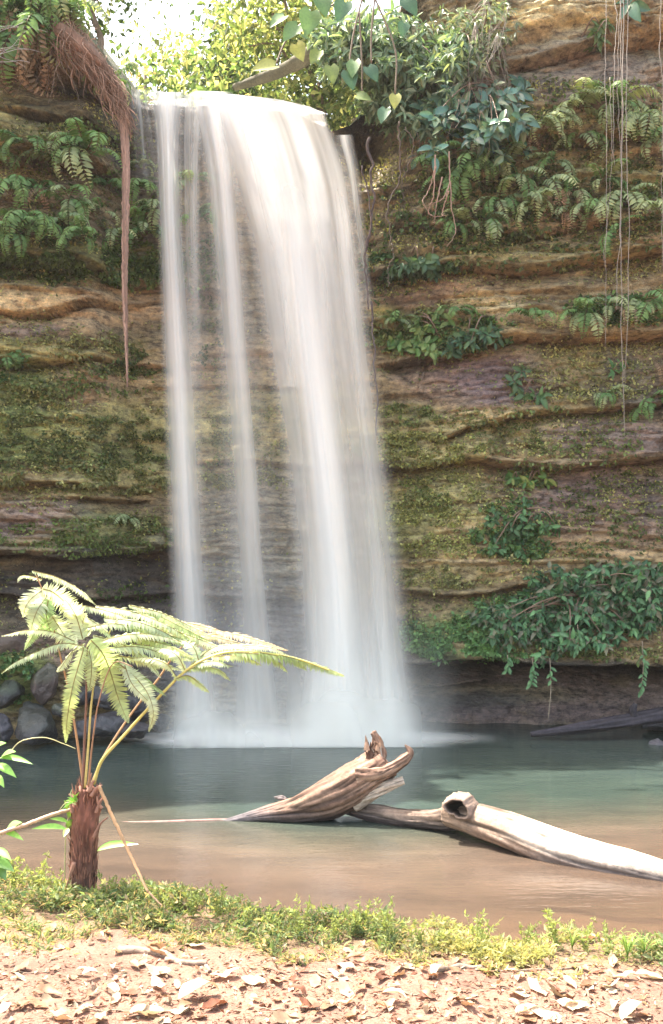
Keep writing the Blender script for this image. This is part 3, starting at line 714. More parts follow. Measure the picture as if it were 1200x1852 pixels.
FR = {'green': [], 'pale': [], 'dead': []}
for k in range(5):
    FR['green'].append(frond_geo(1, 17, .19, 1.1 - .15 * k, 2.2 + .25 * k, (.13, .25, .11), (.25, .40, .16), k).mesh('frond', M['fern']))
    FR['pale'].append(frond_geo(1, 15, .2, 1.0 - .15 * k, 2.1 + .3 * k, (.28, .38, .22), (.50, .56, .34), 10 + k).mesh('frond', M['fern']))
    FR['dead'].append(frond_geo(1, 14, .13, .3 - .1 * k, 2.4 + .2 * k, (.28, .19, .14), (.48, .34, .25), 20 + k, .35, True).mesh('dead_frond', M['dry']))
def fern(px, py, size, kinds, label, n=7, group='ferns growing on the cliff face', spread=75, down=0, name='fern', off=.10):
    p = pin(px, py, off); e_ = thing(name, label, 'fern', p, group)
    for i in range(n):
        kd = kinds[i % len(kinds)]
        me_ = random.choice(FR[kd])
        az = R(-90 + random.uniform(-spread, spread)) if n > 2 else R(-90 + random.uniform(-40, 40))
        s_ = size * 1.35 * random.uniform(.7, 1.15)
        link('dead_frond' if kd == 'dead' else 'frond', me_, e_, (random.uniform(-.04, .04), 0, random.uniform(-.03, .03)), (random.uniform(-.3, .3), R(down) + random.uniform(-.2, .35), az), s_)
    return e_
G, PA, DE = 'green', 'pale', 'dead'
for a_ in [
    (48, 262, .45, [G], 'dark green fern high on the left ledge under the bare overhang', 8),
    (150, 285, .62, [G, G, PA], 'broad green fern on the left ledge beside the hanging root', 10),
    (8, 290, .5, [G], 'green fern at the photo edge above the left fern bank', 6),
    (20, 350, .5, [G], 'drooping green fern low at the photo edge on the left wall', 7),
    (72, 345, .42, [G, DE], 'green fern with a brown dead frond left of the root', 7),
    (128, 365, .45, [G, PA], 'bushy fern in the middle of the left fern bank', 8),
    (180, 385, .42, [PA, G], 'yellow green fern touching the hanging root on its left', 7),
    (85, 415, .45, [G], 'spreading fern above the pinkish bare rock spot', 8),
    (25, 425, .45, [G], 'lowest fern at the left photo edge', 7),
    (150, 435, .4, [G], 'small fern at the foot of the left fern bank', 7),
    (205, 430, .38, [PA, G], 'small pale fern just left of the root at the bank foot', 6),
    (252, 345, .4, [G], 'green fern right of the hanging root and left of the falling water', 7),
    (262, 425, .45, [PA, G], 'bright fern low between the hanging root and the first water stream', 8),
    (345, 330, .42, [G, PA], 'fern behind the gap between the first two water streams', 7),
    (360, 400, .42, [G], 'lower fern behind the thin veil of water', 7),
    (255, 300, .28, [PA], 'small pale fern beside the wet black rock near the lip', 5),
    (1045, 195, .5, [PA], 'pale fern on the upper right ledge left of the hanging vines', 8),
    (1110, 200, .6, [PA, PA, G], 'largest pale fern behind the hanging vines on the upper right', 10),
    (1165, 215, .5, [PA], 'pale fern right of the hanging vines near the photo edge', 8),
    (1055, 255, .45, [G, PA], 'drooping fern under the upper right ledge beside the vines', 6),
    (985, 235, .4, [PA], 'faded fern right of the glossy leaved shrub', 6),
    (960, 245, .38, [PA, DE], 'yellowing fern below the glossy shrub', 6),
    (845, 255, .45, [PA, G], 'pale fern hanging below the shrub by its orange leaf', 7),
    (860, 310, .55, [G], 'dark fern in the shade beneath the glossy shrub', 9),
    (815, 335, .5, [G], 'dark fern behind the dangling pink roots', 8),
    (885, 290, .45, [G], 'green fern under the lowest glossy leaves', 7),
    (940, 330, .5, [PA, G], 'pale fern at the left end of the drooping fern row', 8),
    (990, 345, .5, [PA, DE], 'fern with brown dead fronds in the middle of the drooping row', 8),
    (1040, 355, .5, [PA, DE, G], 'full pale fern at the right end of the drooping row', 9),
    (965, 375, .4, [PA], 'short pale fern below the middle of the drooping row', 6),
    (1075, 385, .4, [G, PA], 'small fern just right of the drooping row', 6),
    (880, 405, .42, [PA, G], 'lone bright fern below the drooping row', 8),
    (845, 400, .32, [PA], 'small pale fern left of the lone bright fern', 5),
    (1130, 365, .48, [PA], 'flat pale fern crossed by the hanging vines', 7),
    (1118, 425, .42, [G], 'fern with two broad hanging fronds below the vines', 4),
    (1190, 385, .4, [PA], 'pale fern on the right photo edge under the vines', 6),
    (1060, 575, .45, [G, PA], 'green fern on the ledge above the long dark crack', 8),
    (1110, 560, .42, [PA, DE], 'pale fern on the ledge crossed by the vine', 7),
    (1165, 560, .5, [G, PA], 'full fern on the ledge at the right edge', 9),
    (965, 575, .35, [G], 'small fern left on the ledge above the dark crack', 6),
    (1185, 655, .35, [DE], 'dead brown fern hanging at the right edge', 6),
    (1092, 715, .32, [PA, G], 'pale fern beneath the thin vine on the lower wall', 7),
    (1180, 735, .4, [G], 'green fern low at the right edge', 7),
    (825, 565, .32, [G], 'bright fern left on the leafy ledge', 6),
    (905, 370, .45, [PA, G], 'leafy fern between the lone bright fern and the drooping row', 8),
    (915, 300, .45, [G, PA], 'fern half hidden right under the glossy shrub', 8),
    (790, 300, .42, [G], 'shaded fern left of the dangling roots', 7),
    (1000, 300, .4, [PA, G], 'fern above the middle of the drooping row', 7),
    (1020, 215, .42, [PA], 'outermost fern at the left of the upper right ledge', 7),
    (1185, 260, .45, [G, PA], 'fern on the right edge under the pale ledge ferns', 7),
    (1090, 330, .4, [G, PA], 'fern between the drooping row and the vine curtain', 7),
    (820, 410, .35, [G], 'small dark fern just below the dangling roots', 6),
    (1020, 385, .4, [DE, PA], 'withered fern under the full pale one', 7),
    (110, 300, .5, [G, PA], 'green fern in the gap between the two broad upper left ferns', 8),
    (55, 400, .48, [G], 'green fern above the lowest edge fern on the left', 8),
    (115, 400, .42, [G, PA], 'green fern in the lower middle of the left bank', 8),
    (195, 340, .42, [G], 'green fern with tips crossing the hanging root', 7),
    (285, 380, .4, [G, PA], 'fern close left of the first water stream', 7),
    (720, 585, .3, [PA, G], 'pale fern at the left end of the leafy ledge', 6),
    (240, 940, .3, [PA], 'single bright fern spray below the small overhang on the left', 3),
    (215, 935, .22, [PA], 'tiny fern beside the small dark hole in the left wall', 3),
    (12, 655, .3, [G], 'small blue green fern at the left photo edge below the bare ledge', 5),
]:
    fern(*a_)
# fronds and dead skirts crowning the left overhang
TOPF = 'ferns crowning the left overhang'
for a_ in [
    (15, 20, .8, [G, DE, DE], 'green and brown fern in the upper left photo corner', 12), (55, 15, .8, [G, PA, DE], 'large hanging fern skirt near the upper left corner', 12), (60, 70, .8, [DE, DE, G], 'mostly dead fern skirt drooping over the dark overhang', 14),
    (20, 75, .75, [DE, DE, G], 'brown dead fern skirt on the left photo edge', 14), (100, 40, .7, [DE, G, PA], 'mixed brown and green fern above the root mat', 12), (85, 105, .5, [DE], 'brown dead fern tips hanging lowest over the overhang', 8),
    (125, 60, .55, [G, DE], 'green fern at the upper end of the root mat', 10), (120, 15, .6, [G, PA], 'leafy fern over the root mat against the bright sky', 10), (205, 150, .4, [PA, G], 'bright fern draped over the bend of the root mat', 9), (225, 130, .3, [PA, G], 'small sunny fern by the cliff lip', 8)]:
    fern(*a_[:6], group=TOPF, spread=85, down=18, off=.25)

# ------------------------------------------------------------------ root mat and hanging root, left
rt = thing('hanging_root', 'matted brown root draped from the left overhang with a long root hanging straight down', 'root', P(200, 150, 12.2))
def px_path(pts):  # (px,py,Y)
    return np.array([P(*q) for q in pts])
o_ = np.array(rt.location)
mp = px_path([(100, 45, 12.0), (135, 78, 11.9), (165, 108, 11.9), (192, 142, 12.0), (212, 182, 12.05), (224, 215, 12.1)])
mpath = resample(mp, 60) - o_
rad = np.interp(np.linspace(0, 1, 60), [0, .3, .6, .85, 1], [.17, .17, .13, .09, .06])
V, Fc = tube(mpath, rad, 28, lambda th, v: 1 + .22 * np.sin(th * 3 + v * 5) + .12 * fbm(th * 3, v * 9, 5, 3) + .08 * np.sin(th * 9 + v * 14))
nc = fbm(V[:, 0] * 6, V[:, 2] * 6, 3, 3)[:, None]
link('root_mat', Geo().add(V, Fc, np.array([.26, .155, .11]) * (1 + .4 * nc)).mesh('root_mat', M['root']), rt)
gg = Geo()
for k in range(520):
    i = random.randint(0, 54); a0 = mpath[i] + rng.normal(size=3) * rad[i] * .55
    n_s = 6; ln = random.uniform(.12, .45) if i < 45 else random.uniform(.2, .5)
    dr = nrm(np.array([random.uniform(-.1, .5) + .25, random.uniform(-.5, 0), -1.0]))
    pts = [a0 + dr * ln * t_ + np.array([.05 * math.sin(t_ * 3 + k), -.06 * math.sin(t_ * 3), 0]) for t_ in np.linspace(0, 1, n_s)]
    V, Fc = tube(np.array(pts), np.linspace(.008, .002, n_s) * random.uniform(.6, 1.3), 4, caps=False)
    c_ = np.array([.30, .185, .13]) * random.uniform(.5, 1.5)
    gg.add(V, Fc, c_)
tag(link('root_fibres', gg.mesh('root_fibres', M['root']), rt), kind='stuff')
hp = px_path([(224, 205, 12.02), (228, 300, 12.02), (227, 420, 12.02), (226, 520, 12.05), (228, 600, 12.08), (230, 660, 12.1), (231, 700, 12.12)])
hpath = resample(hp, 110) - o_
for k in range(7):
    th = k * 2 * np.pi / 7
    rr_ = np.interp(np.linspace(0, 1, 110), [0, .3, .75, 1], [.048, .038, .025, .006])
    off = np.stack([np.cos(th + np.linspace(0, 3.4, 110)) * rr_ * .7, np.sin(th + np.linspace(0, 3.4, 110)) * rr_ * .7, np.zeros(110)], 1)
    V, Fc = tube(hpath + off + .004 * rng.normal(size=(110, 3)), rr_ * random.uniform(.4, .62), 7)
    c_ = np.array([.34, .22, .17]) * random.uniform(.6, 1.25)
    link('root_strand', Geo().add(V, Fc, c_).mesh('root_strand', M['root']), rt)

# vines and dangling roots
def vine(name, label, pts, r0, r1, colr, group=None, cat='vine', wob=.012, seg=6, off=None):
    path = resample(px_path(pts), 50); o0 = path[0].copy()
    path = path - o0; wv = np.cumsum(rng.normal(size=(50, 3)) * wob * .5, axis=0); wv -= np.linspace(0, 1, 50)[:, None] * wv[-1] * .5
    V, Fc = tube(path + wv * [1, 1, .2], np.linspace(r0, r1, 50), seg)
    o = link(name, Geo().add(V, Fc, np.array(colr)).mesh(name, M['stem'] if cat == 'vine' else M['root']), None, o0)
    return tag(o, label, cat, group)
HV = 'thin vines hanging before the right wall'
for (x0, y0, x1, y1, rr_, lb) in [(1112, 40, 1114, 300, .010, 'short pale vine, first from the left in the vine curtain'), (1120, 20, 1118, 560, .011, 'pale vine, second from the left in the vine curtain'),
                                 (1128, 30, 1132, 790, .012, 'longest pale vine reaching down to the lower wall'), (1135, 25, 1133, 700, .010, 'pale vine close beside the longest vine'),
                                 (1098, 50, 1100, 630, .007, 'thin vine on the left side of the vine curtain'), (1124, 40, 1128, 420, .008, 'short thin vine in the middle of the vine curtain'),
                                 (1192, 30, 1196, 480, .009, 'pale vine at the right photo edge'), (1104, 200, 1097, 480, .006, 'faint vine ending above the two fronded fern')]:
    vine('hanging_vine', lb, [(x0, y0 - 60, 12.05), (x0, y0, 12.0), ((x0 + x1) / 2 + random.uniform(-3, 3), (y0 + y1) / 2, 12.0), (x1, y1, 12.0)], rr_ * .5, rr_ * .3, (.30, .26, .22), HV)
for (x0, y0, x1, y1, rr_, lb) in [(722, 220, 706, 450, .022, 'twisted dark root hanging right of the waterfall top'), (712, 440, 708, 520, .012, 'tip of the twisted root near the leafy ledge'),
                                 (668, 250, 668, 560, .03, 'thick dark root hanging beside the trickle'), (655, 300, 676, 540, .015, 'thin dark root hanging beside the main waterfall'),
                                 (733, 230, 738, 380, .013, 'brown root stub hanging under the grey green shrub'), (755, 240, 736, 340, .008, 'slender root hanging right of the twisted root'), (672, 545, 680, 1010, .02, 'long dark root ghosting through the right edge of the falling water')]:
    y_ = 12.35
    vine('aerial_root', lb, [(x0, y0, y_), ((x0 * 2 + x1) / 3 + 5, (2 * y0 + y1) / 3, y_ + .0), ((x0 + 2 * x1) / 3 - 5, (y0 + 2 * y1) / 3, y_), (x1, y1, y_)], rr_ * .65, rr_ * .3, (.10, .075, .07) if x0 < 700 else (.13, .10, .08), 'dark roots hanging beside the waterfall', 'root', .02)
dr = thing('dangling_root', 'bunch of pinkish branching roots dangling below the shrub', 'root', P(795, 280, 12.2))
o_ = np.array(dr.location)
for pts in [[(788, 280), (785, 350), (775, 385), (795, 392), (805, 385)], [(812, 275), (815, 335), (818, 380), (825, 420), (808, 445)], [(790, 300), (775, 345), (765, 365), (780, 390)], [(800, 320), (790, 370), (785, 405)],
            [(815, 330), (800, 360), (775, 370)], [(812, 345), (803, 375), (800, 390), (812, 388)]]:
    path = resample(np.array([P(a_, b_, 12.15 + random.uniform(-.05, .05)) for a_, b_ in pts]), 26) - o_
    V, Fc = tube(path + rng.normal(size=(26, 3)) * .004, np.linspace(.011, .004, 26), 6)
    link('rootlet', Geo().add(V, Fc, (.36, .24, .18)).mesh('rootlet', M['root']), dr)

# ------------------------------------------------------------------ leafy shrubs with single leaves as parts
def leaf_mesh(shape, colr, wr, mat_, curl=.2, fold=.12, n=6, vein=.0):
    T = leaf_template(shape, curl, fold, n); V = T[0].copy(); V[:, 1] *= wr
    c_ = np.tile(np.array(colr), (len(V), 1)); c_[1::3] *= 1.25
    return Geo().add(V, T[1], c_).mesh('leaf', mat_)
def place_leaf(me, parent, p, X, N_, s, name='leaf'):
    X = nrm(X); Yv = nrm(np.cross(N_, X)); Z = np.cross(X, Yv)
    o = bpy.data.objects.new(name, me); C.objects.link(o); o.parent = parent
    m_ = Matrix(((X[0] * s, Yv[0] * s, Z[0] * s, p[0]), (X[1] * s, Yv[1] * s, Z[1] * s, p[1]), (X[2] * s, Yv[2] * s, Z[2] * s, p[2]), (0, 0, 0, 1)))
    o.matrix_local = m_
    return o
def shrub(name, label, cat, blobs, shape, cols, wr, ls, mat_, nparts, nstuff, rosette=6, off=.35, droop=.5, seed=0, group=None, stems=14, stemc=(.2, .13, .09)):
    r = np.random.default_rng(seed)
    c0 = pin(blobs[0][0], blobs[0][1], off); e_ = thing(name, label, cat, c0, group)
    meshes = [leaf_mesh(shape, c_, wr, mat_, cu) for c_ in cols for cu in (.12, .35)]
    wts = np.array([b[2] * b[3] for b in blobs], float); wts /= wts.sum()
    def centres(n):
        bi = r.choice(len(blobs), n, p=wts); out = []
        for i in bi:
            bx, by, rx, ry = blobs[i][:4]; th = r.uniform(0, 6.283); q = r.uniform(0, 1) ** .5
            out.append((bx + rx * q * math.cos(th), by + ry * q * math.sin(th), q))
        out = np.array(out); p = pin(out[:, 0], out[:, 1]); p[:, 1] -= r.uniform(.05, off * 1.6, n) * (1.1 - .6 * out[:, 2])
        # keep pixel position
        sc_ = p[:, 1]; p[:, 0] = (out[:, 0] - 600) / F * sc_; p[:, 2] = CH - (out[:, 1] - H0) / F * sc_
        return p
    nr = max(1, nparts // rosette); cs = centres(nr)
    for c_ in cs:
        base = r.uniform(0, 6.28)
        ax = nrm(np.array([r.normal() * .4, -1, .4 + r.normal() * .3]))
        a1 = nrm(np.cross(ax, [0, 0, 1.0])); a2 = np.cross(ax, a1)
        for k in range(rosette):
            th = base + k * 2.4
            X = a1 * math.cos(th) + a2 * math.sin(th) + ax * .35 + np.array([0, 0, -droop]) + r.normal(size=3) * .15
            place_leaf(meshes[r.integers(len(meshes))], e_, c_ - c0 + r.normal(size=3) * .02, X, ax + r.normal(size=3) * .25, ls * r.uniform(.7, 1.2))
    if nstuff:
        cs2 = centres(nstuff // 6); pos = np.repeat(cs2, 6, 0) - c0; pos[:, 1] += .08
        n = len(pos); X = nrm(r.normal(size=(n, 3)) + np.array([0, -.4, -droop * 1.2])); N_ = nrm(r.normal(size=(n, 3)) * .5 + np.array([0, -1, .6]))
        T = leaf_template(shape, .2, .12, 3)
        cc = np.array(cols)[r.integers(len(cols), size=n)] * r.uniform(.6, 1.1, (n, 1))
        V, Fc = inst(T, pos, X, N_, ls * r.uniform(.6, 1.1, n), wr)
        tag(link('foliage', Geo().add(V, Fc, repc(cc, T)).mesh('foliage', mat_), e_), kind='stuff')
    gs = Geo()
    for k in range(stems):
        q = cs[r.integers(len(cs))] - c0; q0 = pin(blobs[0][0] + r.uniform(-30, 30), blobs[0][1] + r.uniform(-30, 10)) - c0
        path = resample(np.array([q0, (q0 + q) / 2 + np.array([0, -.12, .1]), q]), 14)
        V, Fc = tube(path, np.linspace(.014, .005, 14), 5); gs.add(V, Fc, stemc)
    if stems: link('stem', gs.mesh('stem', M['stem']), e_)
    return e_
shrub('shrub', 'grey green shrub with slender leaves overhanging the right of the waterfall lip', 'shrub', [(700, 110, 85, 50), (630, 100, 60, 40), (770, 150, 75, 55), (610, 60, 50, 40), (820, 95, 55, 45), (700, 175, 60, 40), (680, 55, 100, 35), (740, 215, 50, 25)],
      'lance', [(.28, .40, .30), (.38, .50, .38), (.20, .31, .22), (.48, .55, .42)], .3, .18, M['leaf'], 294, 4200, 7, .6, .5, 1)
shrub('shrub', 'dark glossy shrub with broad blue green leaves in front of the right wall', 'shrub', [(880, 170, 70, 35), (790, 210, 55, 40), (900, 220, 60, 40), (830, 200, 60, 50), (950, 160, 35, 18), (780, 275, 30, 14), (925, 275, 30, 16), (870, 230, 40, 40)],
      'oval', [(.08, .18, .15), (.10, .23, .18), (.07, .15, .12), (.18, .27, .16)], .46, .19, M['gloss_leaf'], 290, 500, 6, .5, .35, 2)
shrub('shrub', 'pale feathery shrub high against the cream rock above the glossy one', 'shrub', [(860, 90, 55, 60), (900, 30, 50, 40), (830, 40, 50, 40)], 'lance', [(.24, .33, .22), (.34, .42, .28), (.40, .40, .30)], .3, .12, M['leaf'], 180, 700, 6, .4, .5, 21)
shrub('trailing_bush', 'dense trailing bush spilling over the undercut on the lower right', 'bush', [(1040, 1090, 110, 35), (980, 1120, 80, 40), (1120, 1060, 80, 45), (1010, 1150, 60, 30), (1150, 1110, 60, 40), (920, 1140, 50, 35), (1080, 1130, 60, 40), (990, 1185, 22, 16), (1160, 1040, 50, 30), (1185, 1085, 40, 40), (900, 1110, 50, 26), (1020, 1050, 60, 26)],
      'lance', [(.13, .29, .15), (.19, .38, .19), (.10, .21, .12), (.30, .28, .22)], .42, .13, M['leaf'], 294, 4200, 6, .3, .7, 3)
shrub('leafy_plant', 'small dark leafy plant on the purple rock face', 'plant', [(942, 695, 12, 24)], 'oval', [(.08, .15, .08), (.12, .2, .1)], .5, .12, M['leaf'], 30, 0, 6, .12, .4, 4, 'small leafy plants on the right wall', 2)
shrub('leafy_plant', 'star shaped little plant right of the purple rock plant', 'plant', [(974, 716, 9, 10)], 'oval', [(.08, .17, .08), (.12, .22, .1)], .42, .16, M['leaf'], 12, 0, 6, .1, .4, 5, 'small leafy plants on the right wall', 1)
shrub('leafy_plant', 'bright small plant right under the ledge crack near the vines', 'plant', [(1113, 665, 12, 10)], 'lance', [(.12, .24, .1)], .4, .16, M['leaf'], 10, 0, 5, .1, .3, 6, 'small leafy plants on the right wall', 1)
shrub('leafy_plant', 'drooping plant with yellow green leaves above the broad green patch', 'plant', [(955, 865, 38, 14)], 'oval', [(.11, .23, .07), (.3, .34, .1)], .45, .13, M['leaf'], 48, 0, 6, .12, .7, 7, 'small leafy plants on the right wall', 3)
shrub('leafy_plant', 'broad patch of green creeper on the tan lower wall', 'plant', [(960, 940, 50, 34), (900, 960, 34, 40), (930, 985, 50, 22)], 'oval', [(.08, .18, .08), (.11, .23, .1), (.06, .13, .06)], .5, .10, M['leaf'], 140, 200, 6, .12, .5, 8, 'small leafy plants on the right wall', 4)
shrub('leafy_plant', 'dark leafy clump hanging from the leafy ledge', 'plant', [(870, 600, 40, 18), (825, 620, 30, 16)], 'lance', [(.06, .13, .08), (.09, .17, .08)], .42, .14, M['leaf'], 84, 100, 6, .15, .6, 9, 'small leafy plants on the right wall', 3)
shrub('leafy_plant', 'leafy clump with light leaves on the left half of the leafy ledge', 'plant', [(770, 580, 45, 18), (740, 610, 40, 24), (780, 625, 40, 16)], 'oval', [(.12, .23, .07), (.2, .28, .1)], .5, .12, M['leaf'], 120, 200, 6, .15, .5, 10, 'small leafy plants on the right wall', 3)
shrub('leafy_plant', 'blue green clump of leaves beside the dark roots', 'plant', [(765, 480, 35, 16), (720, 490, 25, 14)], 'oval', [(.06, .13, .08), (.1, .18, .1)], .5, .13, M['leaf'], 84, 120, 6, .15, .6, 11, 'small leafy plants on the right wall', 3)
shrub('leafy_plant', 'two leaved plant tucked in the upper right corner', 'plant', [(1130, 12, 20, 16)], 'oval', [(.07, .16, .1)], .5, .26, M['gloss_leaf'], 5, 0, 5, .3, .6, 12, 'small leafy plants on the right wall', 2)
shrub('leafy_plant', 'drooping oval leaves high on the right rock face', 'plant', [(1080, 60, 16, 30)], 'oval', [(.12, .18, .07)], .4, .13, M['leaf'], 36, 0, 6, .12, .8, 13, 'small leafy plants on the right wall', 2)
# trailing shoots below the bush
for x0, y0, y1, lb in [(963, 1190, 1240, 'short leafy shoot dangling into the undercut'), (995, 1190, 1300, 'longest bare shoot reaching towards the water'), (1162, 1160, 1255, 'leafy shoot hanging at the right end of the bush'), (918, 1185, 1215, 'tiny shoot at the left end of the bush'), (1045, 1130, 1185, 'leafy shoot hanging in front of the brown rock')]:
    e_ = thing('trailing_shoot', lb, 'shoot', P(x0, y0, 12.2), 'shoots trailing below the bush'); o_ = np.array(e_.location)
    path = resample(np.array([P(x0, y0, 12.2), P(x0 + 2, (y0 + y1) / 2, 12.2), P(x0 - 3, y1, 12.2)]), 20) - o_
    V, Fc = tube(path, .006, 4); link('stem', Geo().add(V, Fc, (.3, .24, .18)).mesh('stem', M['stem']), e_)
    lm = leaf_mesh('oval', (.12, .24, .12), .45, M['leaf'])
    for k in range(16 if x0 != 995 else 5):
        place_leaf(lm, e_, path[min(19, 3 + k)], np.array([random.uniform(-1, 1), -.5, -.6]), np.array([0, -1, .6]), random.uniform(.06, .1))
# climbing heart-leaved plants
hl = thing('heart_leaf_climber', 'climber with big heart shaped leaves over the dark hollow by the lip', 'climbing plant', P(640, 100, 12.0)); o_ = np.array(hl.location)
HLC = [(.12, .22, .10), (.08, .17, .11), (.20, .26, .09), (.42, .42, .14)]
for (x0, y0, s_, c_, ang) in [(633, 140, .27, 1, -75), (672, 130, .24, 1, -60), (640, 120, .24, 0, -100), (655, 175, .2, 2, -20), (560, 35, .36, 0, -100), (530, 55, .3, 0, -130), (585, 5, .3, 0, -80), (540, 90, .26, 3, -70), (483, 120, .30, 3, -165), (715, 180, .2, 3, -95),
                             (740, 8, .28, 1, -60), (730, 50, .2, 1, -100), (695, 205, .22, 1, -110), (600, 130, .25, 2, -80), (572, 100, .22, 2, -120), (505, 35, .25, 0, -140), (620, 15, .3, 1, -110)]:
    p = P(x0, y0, 12.0 + random.uniform(-.1, .1)) - o_
    lm = leaf_mesh('heart', HLC[c_], .8, M['leaf'], .15, .12, 8)
    X = np.array([math.cos(R(ang)), -.35, math.sin(R(ang))])
    place_leaf(lm, hl, p - nrm(X) * s_ * .35, X, np.array([random.uniform(-.3, .3), -1, .45]), s_)
gs = Geo()
for pts in [[(660, -20), (640, 60), (632, 115)], [(660, -20), (600, 10), (560, 30)], [(680, -20), (672, 60), (672, 115)], [(560, 30), (520, 70), (500, 115)], [(650, 20), (655, 120), (655, 170)], [(680, 0), (715, 90), (715, 170)]]:
    V, Fc = tube(resample(np.array([P(a_, b_, 12.15) for a_, b_ in pts]), 20) - o_, .012, 5); gs.add(V, Fc, (.2, .15, .1))
link('stem', gs.mesh('stem', M['stem']), hl)
# dry twiggy stems on the right of the shrub and white twigs upper left
def twigs(name, label, roots, n, colr, Y=12.1, ln=140, r0=.008, group=None, ang=(-120, -60)):
    e_ = thing(name, label, 'twigs', P(roots[0][0], roots[0][1], Y), group); o_ = np.array(e_.location)
    for k in range(n):
        x0, y0 = roots[k % len(roots)]; a0 = R(random.uniform(*ang)); pts = [(x0, y0)]; l_ = ln * random.uniform(.5, 1.1)
        for i in range(4):
            a0 += random.uniform(-.35, .35); pts.append((pts[-1][0] + math.cos(a0) * l_ / 4, pts[-1][1] - math.sin(a0) * l_ / 4))
        yy = Y + random.uniform(-.15, .15)
        path = resample(np.array([P(a_, b_, yy) for a_, b_ in pts]), 18) - o_
        V, Fc = tube(path, np.linspace(r0 * .6, r0 * .25, 18), 4)
        link('twig', Geo().add(V, Fc, np.array(colr) * random.uniform(.7, 1.2)).mesh('twig', M['stem']), e_)
    return e_
twigs('twig_tangle', 'dry bare twigs hanging beside the shrub below the cream rock', [(880, -10), (920, 10), (860, 40), (900, 60)], 40, (.24, .20, .16), 12.3, 170, .005)
twigs('twig_tangle', 'thin reddish twigs among the glossy shrub', [(850, 150), (880, 110), (830, 180), (870, 200)], 14, (.26, .18, .13), 12.2, 120, .005)
twigs('twig_tangle', 'pale bare twigs poking in at the upper left edge', [(-30, 60), (-30, 90), (-20, 110)], 9, (.5, .47, .47), 11.4, 110, .007, None, (-50, 30))
twigs('twig_tangle', 'fine roots dangling from the fern skirts over the overhang', [(95, 90), (105, 100), (60, 110), (110, 110)], 10, (.3, .22, .16), 11.9, 80, .007)

# ------------------------------------------------------------------ trees behind the lip
def tree(name, label, x, y, zb, h, crown, n, lc, ls, lean=0, seed=0, limbs=5, r0=.1):
    r = np.random.default_rng(seed); e_ = thing(name, label, 'tree', (x, y, zb), 'trees above the waterfall')
    tp = resample(np.array([[0, 0, -.5], [lean * .3, 0, h * .4], [lean, .1, h * .85]]), 20)
    tp += np.cumsum(r.normal(size=(20, 3)) * .025, axis=0)
    V, Fc = tube(tp, np.linspace(r0, r0 * .35, 20), 8); link('trunk', Geo().add(V, Fc, (.24, .17, .12)).mesh('trunk', M['bark']), e_)
    tips = []
    for k in range(limbs):
        s0 = tp[r.integers(6, 18)]; dr_ = np.array([r.normal() * 1.0, r.normal() * .6, r.uniform(.1, .9)]) * crown[0] * .75
        lp = resample(np.array([s0, s0 + dr_ * .5 + [0, 0, .25], s0 + dr_]), 16) + np.cumsum(r.normal(size=(16, 3)) * .02, axis=0)
        V, Fc = tube(lp, np.linspace(r0 * .4, .012, 16), 6); link('limb', Geo().add(V, Fc, (.22, .15, .10)).mesh('limb', M['bark']), e_)
        tips += [lp[-1], lp[10], lp[7]]
    tips = np.array(tips + [tp[-1], tp[14]])
    ncl = 70; ci = tips[r.integers(len(tips), size=ncl)] + r.normal(size=(ncl, 3)) * np.array(crown) * .38
    pos = ci[r.integers(ncl, size=n)] + r.normal(size=(n, 3)) * .26
    X = rand_dir(n, (0, 0, -.5)); N_ = rand_dir(n, (0, -.2, 1))
    cc = np.array(lc)[r.integers(len(lc), size=n)] * r.uniform(.6, 1.3, (n, 1))
    T = L4; V, Fc = inst(T, pos, X, N_, ls * r.uniform(.6, 1.3, n), .55)
    tag(link('crown', Geo().add(V, Fc, repc(cc, T)).mesh('crown', M['tree_leaf'], False), e_), kind='stuff')
    return e_
LG = [(.18, .24, .09), (.28, .32, .13), (.12, .17, .06), (.42, .42, .20)]
LB = [(.10, .16, .07), (.14, .2, .08), (.07, .11, .05)]
LO = [(.40, .34, .17), (.30, .29, .13), (.46, .34, .18)]
tree('tree', 'leaning thin trunked tree nearest the lip with yellow green leaves', .1, 15.2, 8.5, 2.6, (1.0, .7, .9), 5200, LG, .13, -1.0, 1, 6, .07)
tree('tree', 'bushy blue green tree above the middle of the lip', -1.9, 18, 8.6, 3.4, (1.1, 1, 1.0), 4800, LB + LG, .14, .3, 2, 6, .09)
tree('tree', 'slim pale tree behind the bright gap on the left', -4.3, 22, 9, 5, (.9, 1, 1.5), 900, LG, .15, .2, 3, 4, .1)
tree('tree', 'sunlit golden tree far behind the right side of the lip', .3, 22, 9.5, 4.5, (1.6, 1, 1.5), 8000, LO + LG, .15, .3, 4, 6, .12)
tree('tree', 'tall golden green tree straight above the waterfall', -1.2, 25, 9.5, 5.5, (1.8, 1, 1.8), 9000, LG + LO, .16, -.3, 5, 7, .12)
tree('tree', 'leafy tree crowning the left overhang beside the sky gap', -3.3, 13.9, 9.6, 1.8, (.6, .5, .4), 1800, LB + LG, .11, -.5, 6, 5, .06)
tree('tree', 'distant golden tree at the left of the sky gap', -5.6, 27, 9.5, 6, (1.6, 1, 1.8), 2200, LO + LG, .17, .2, 7, 5, .12)
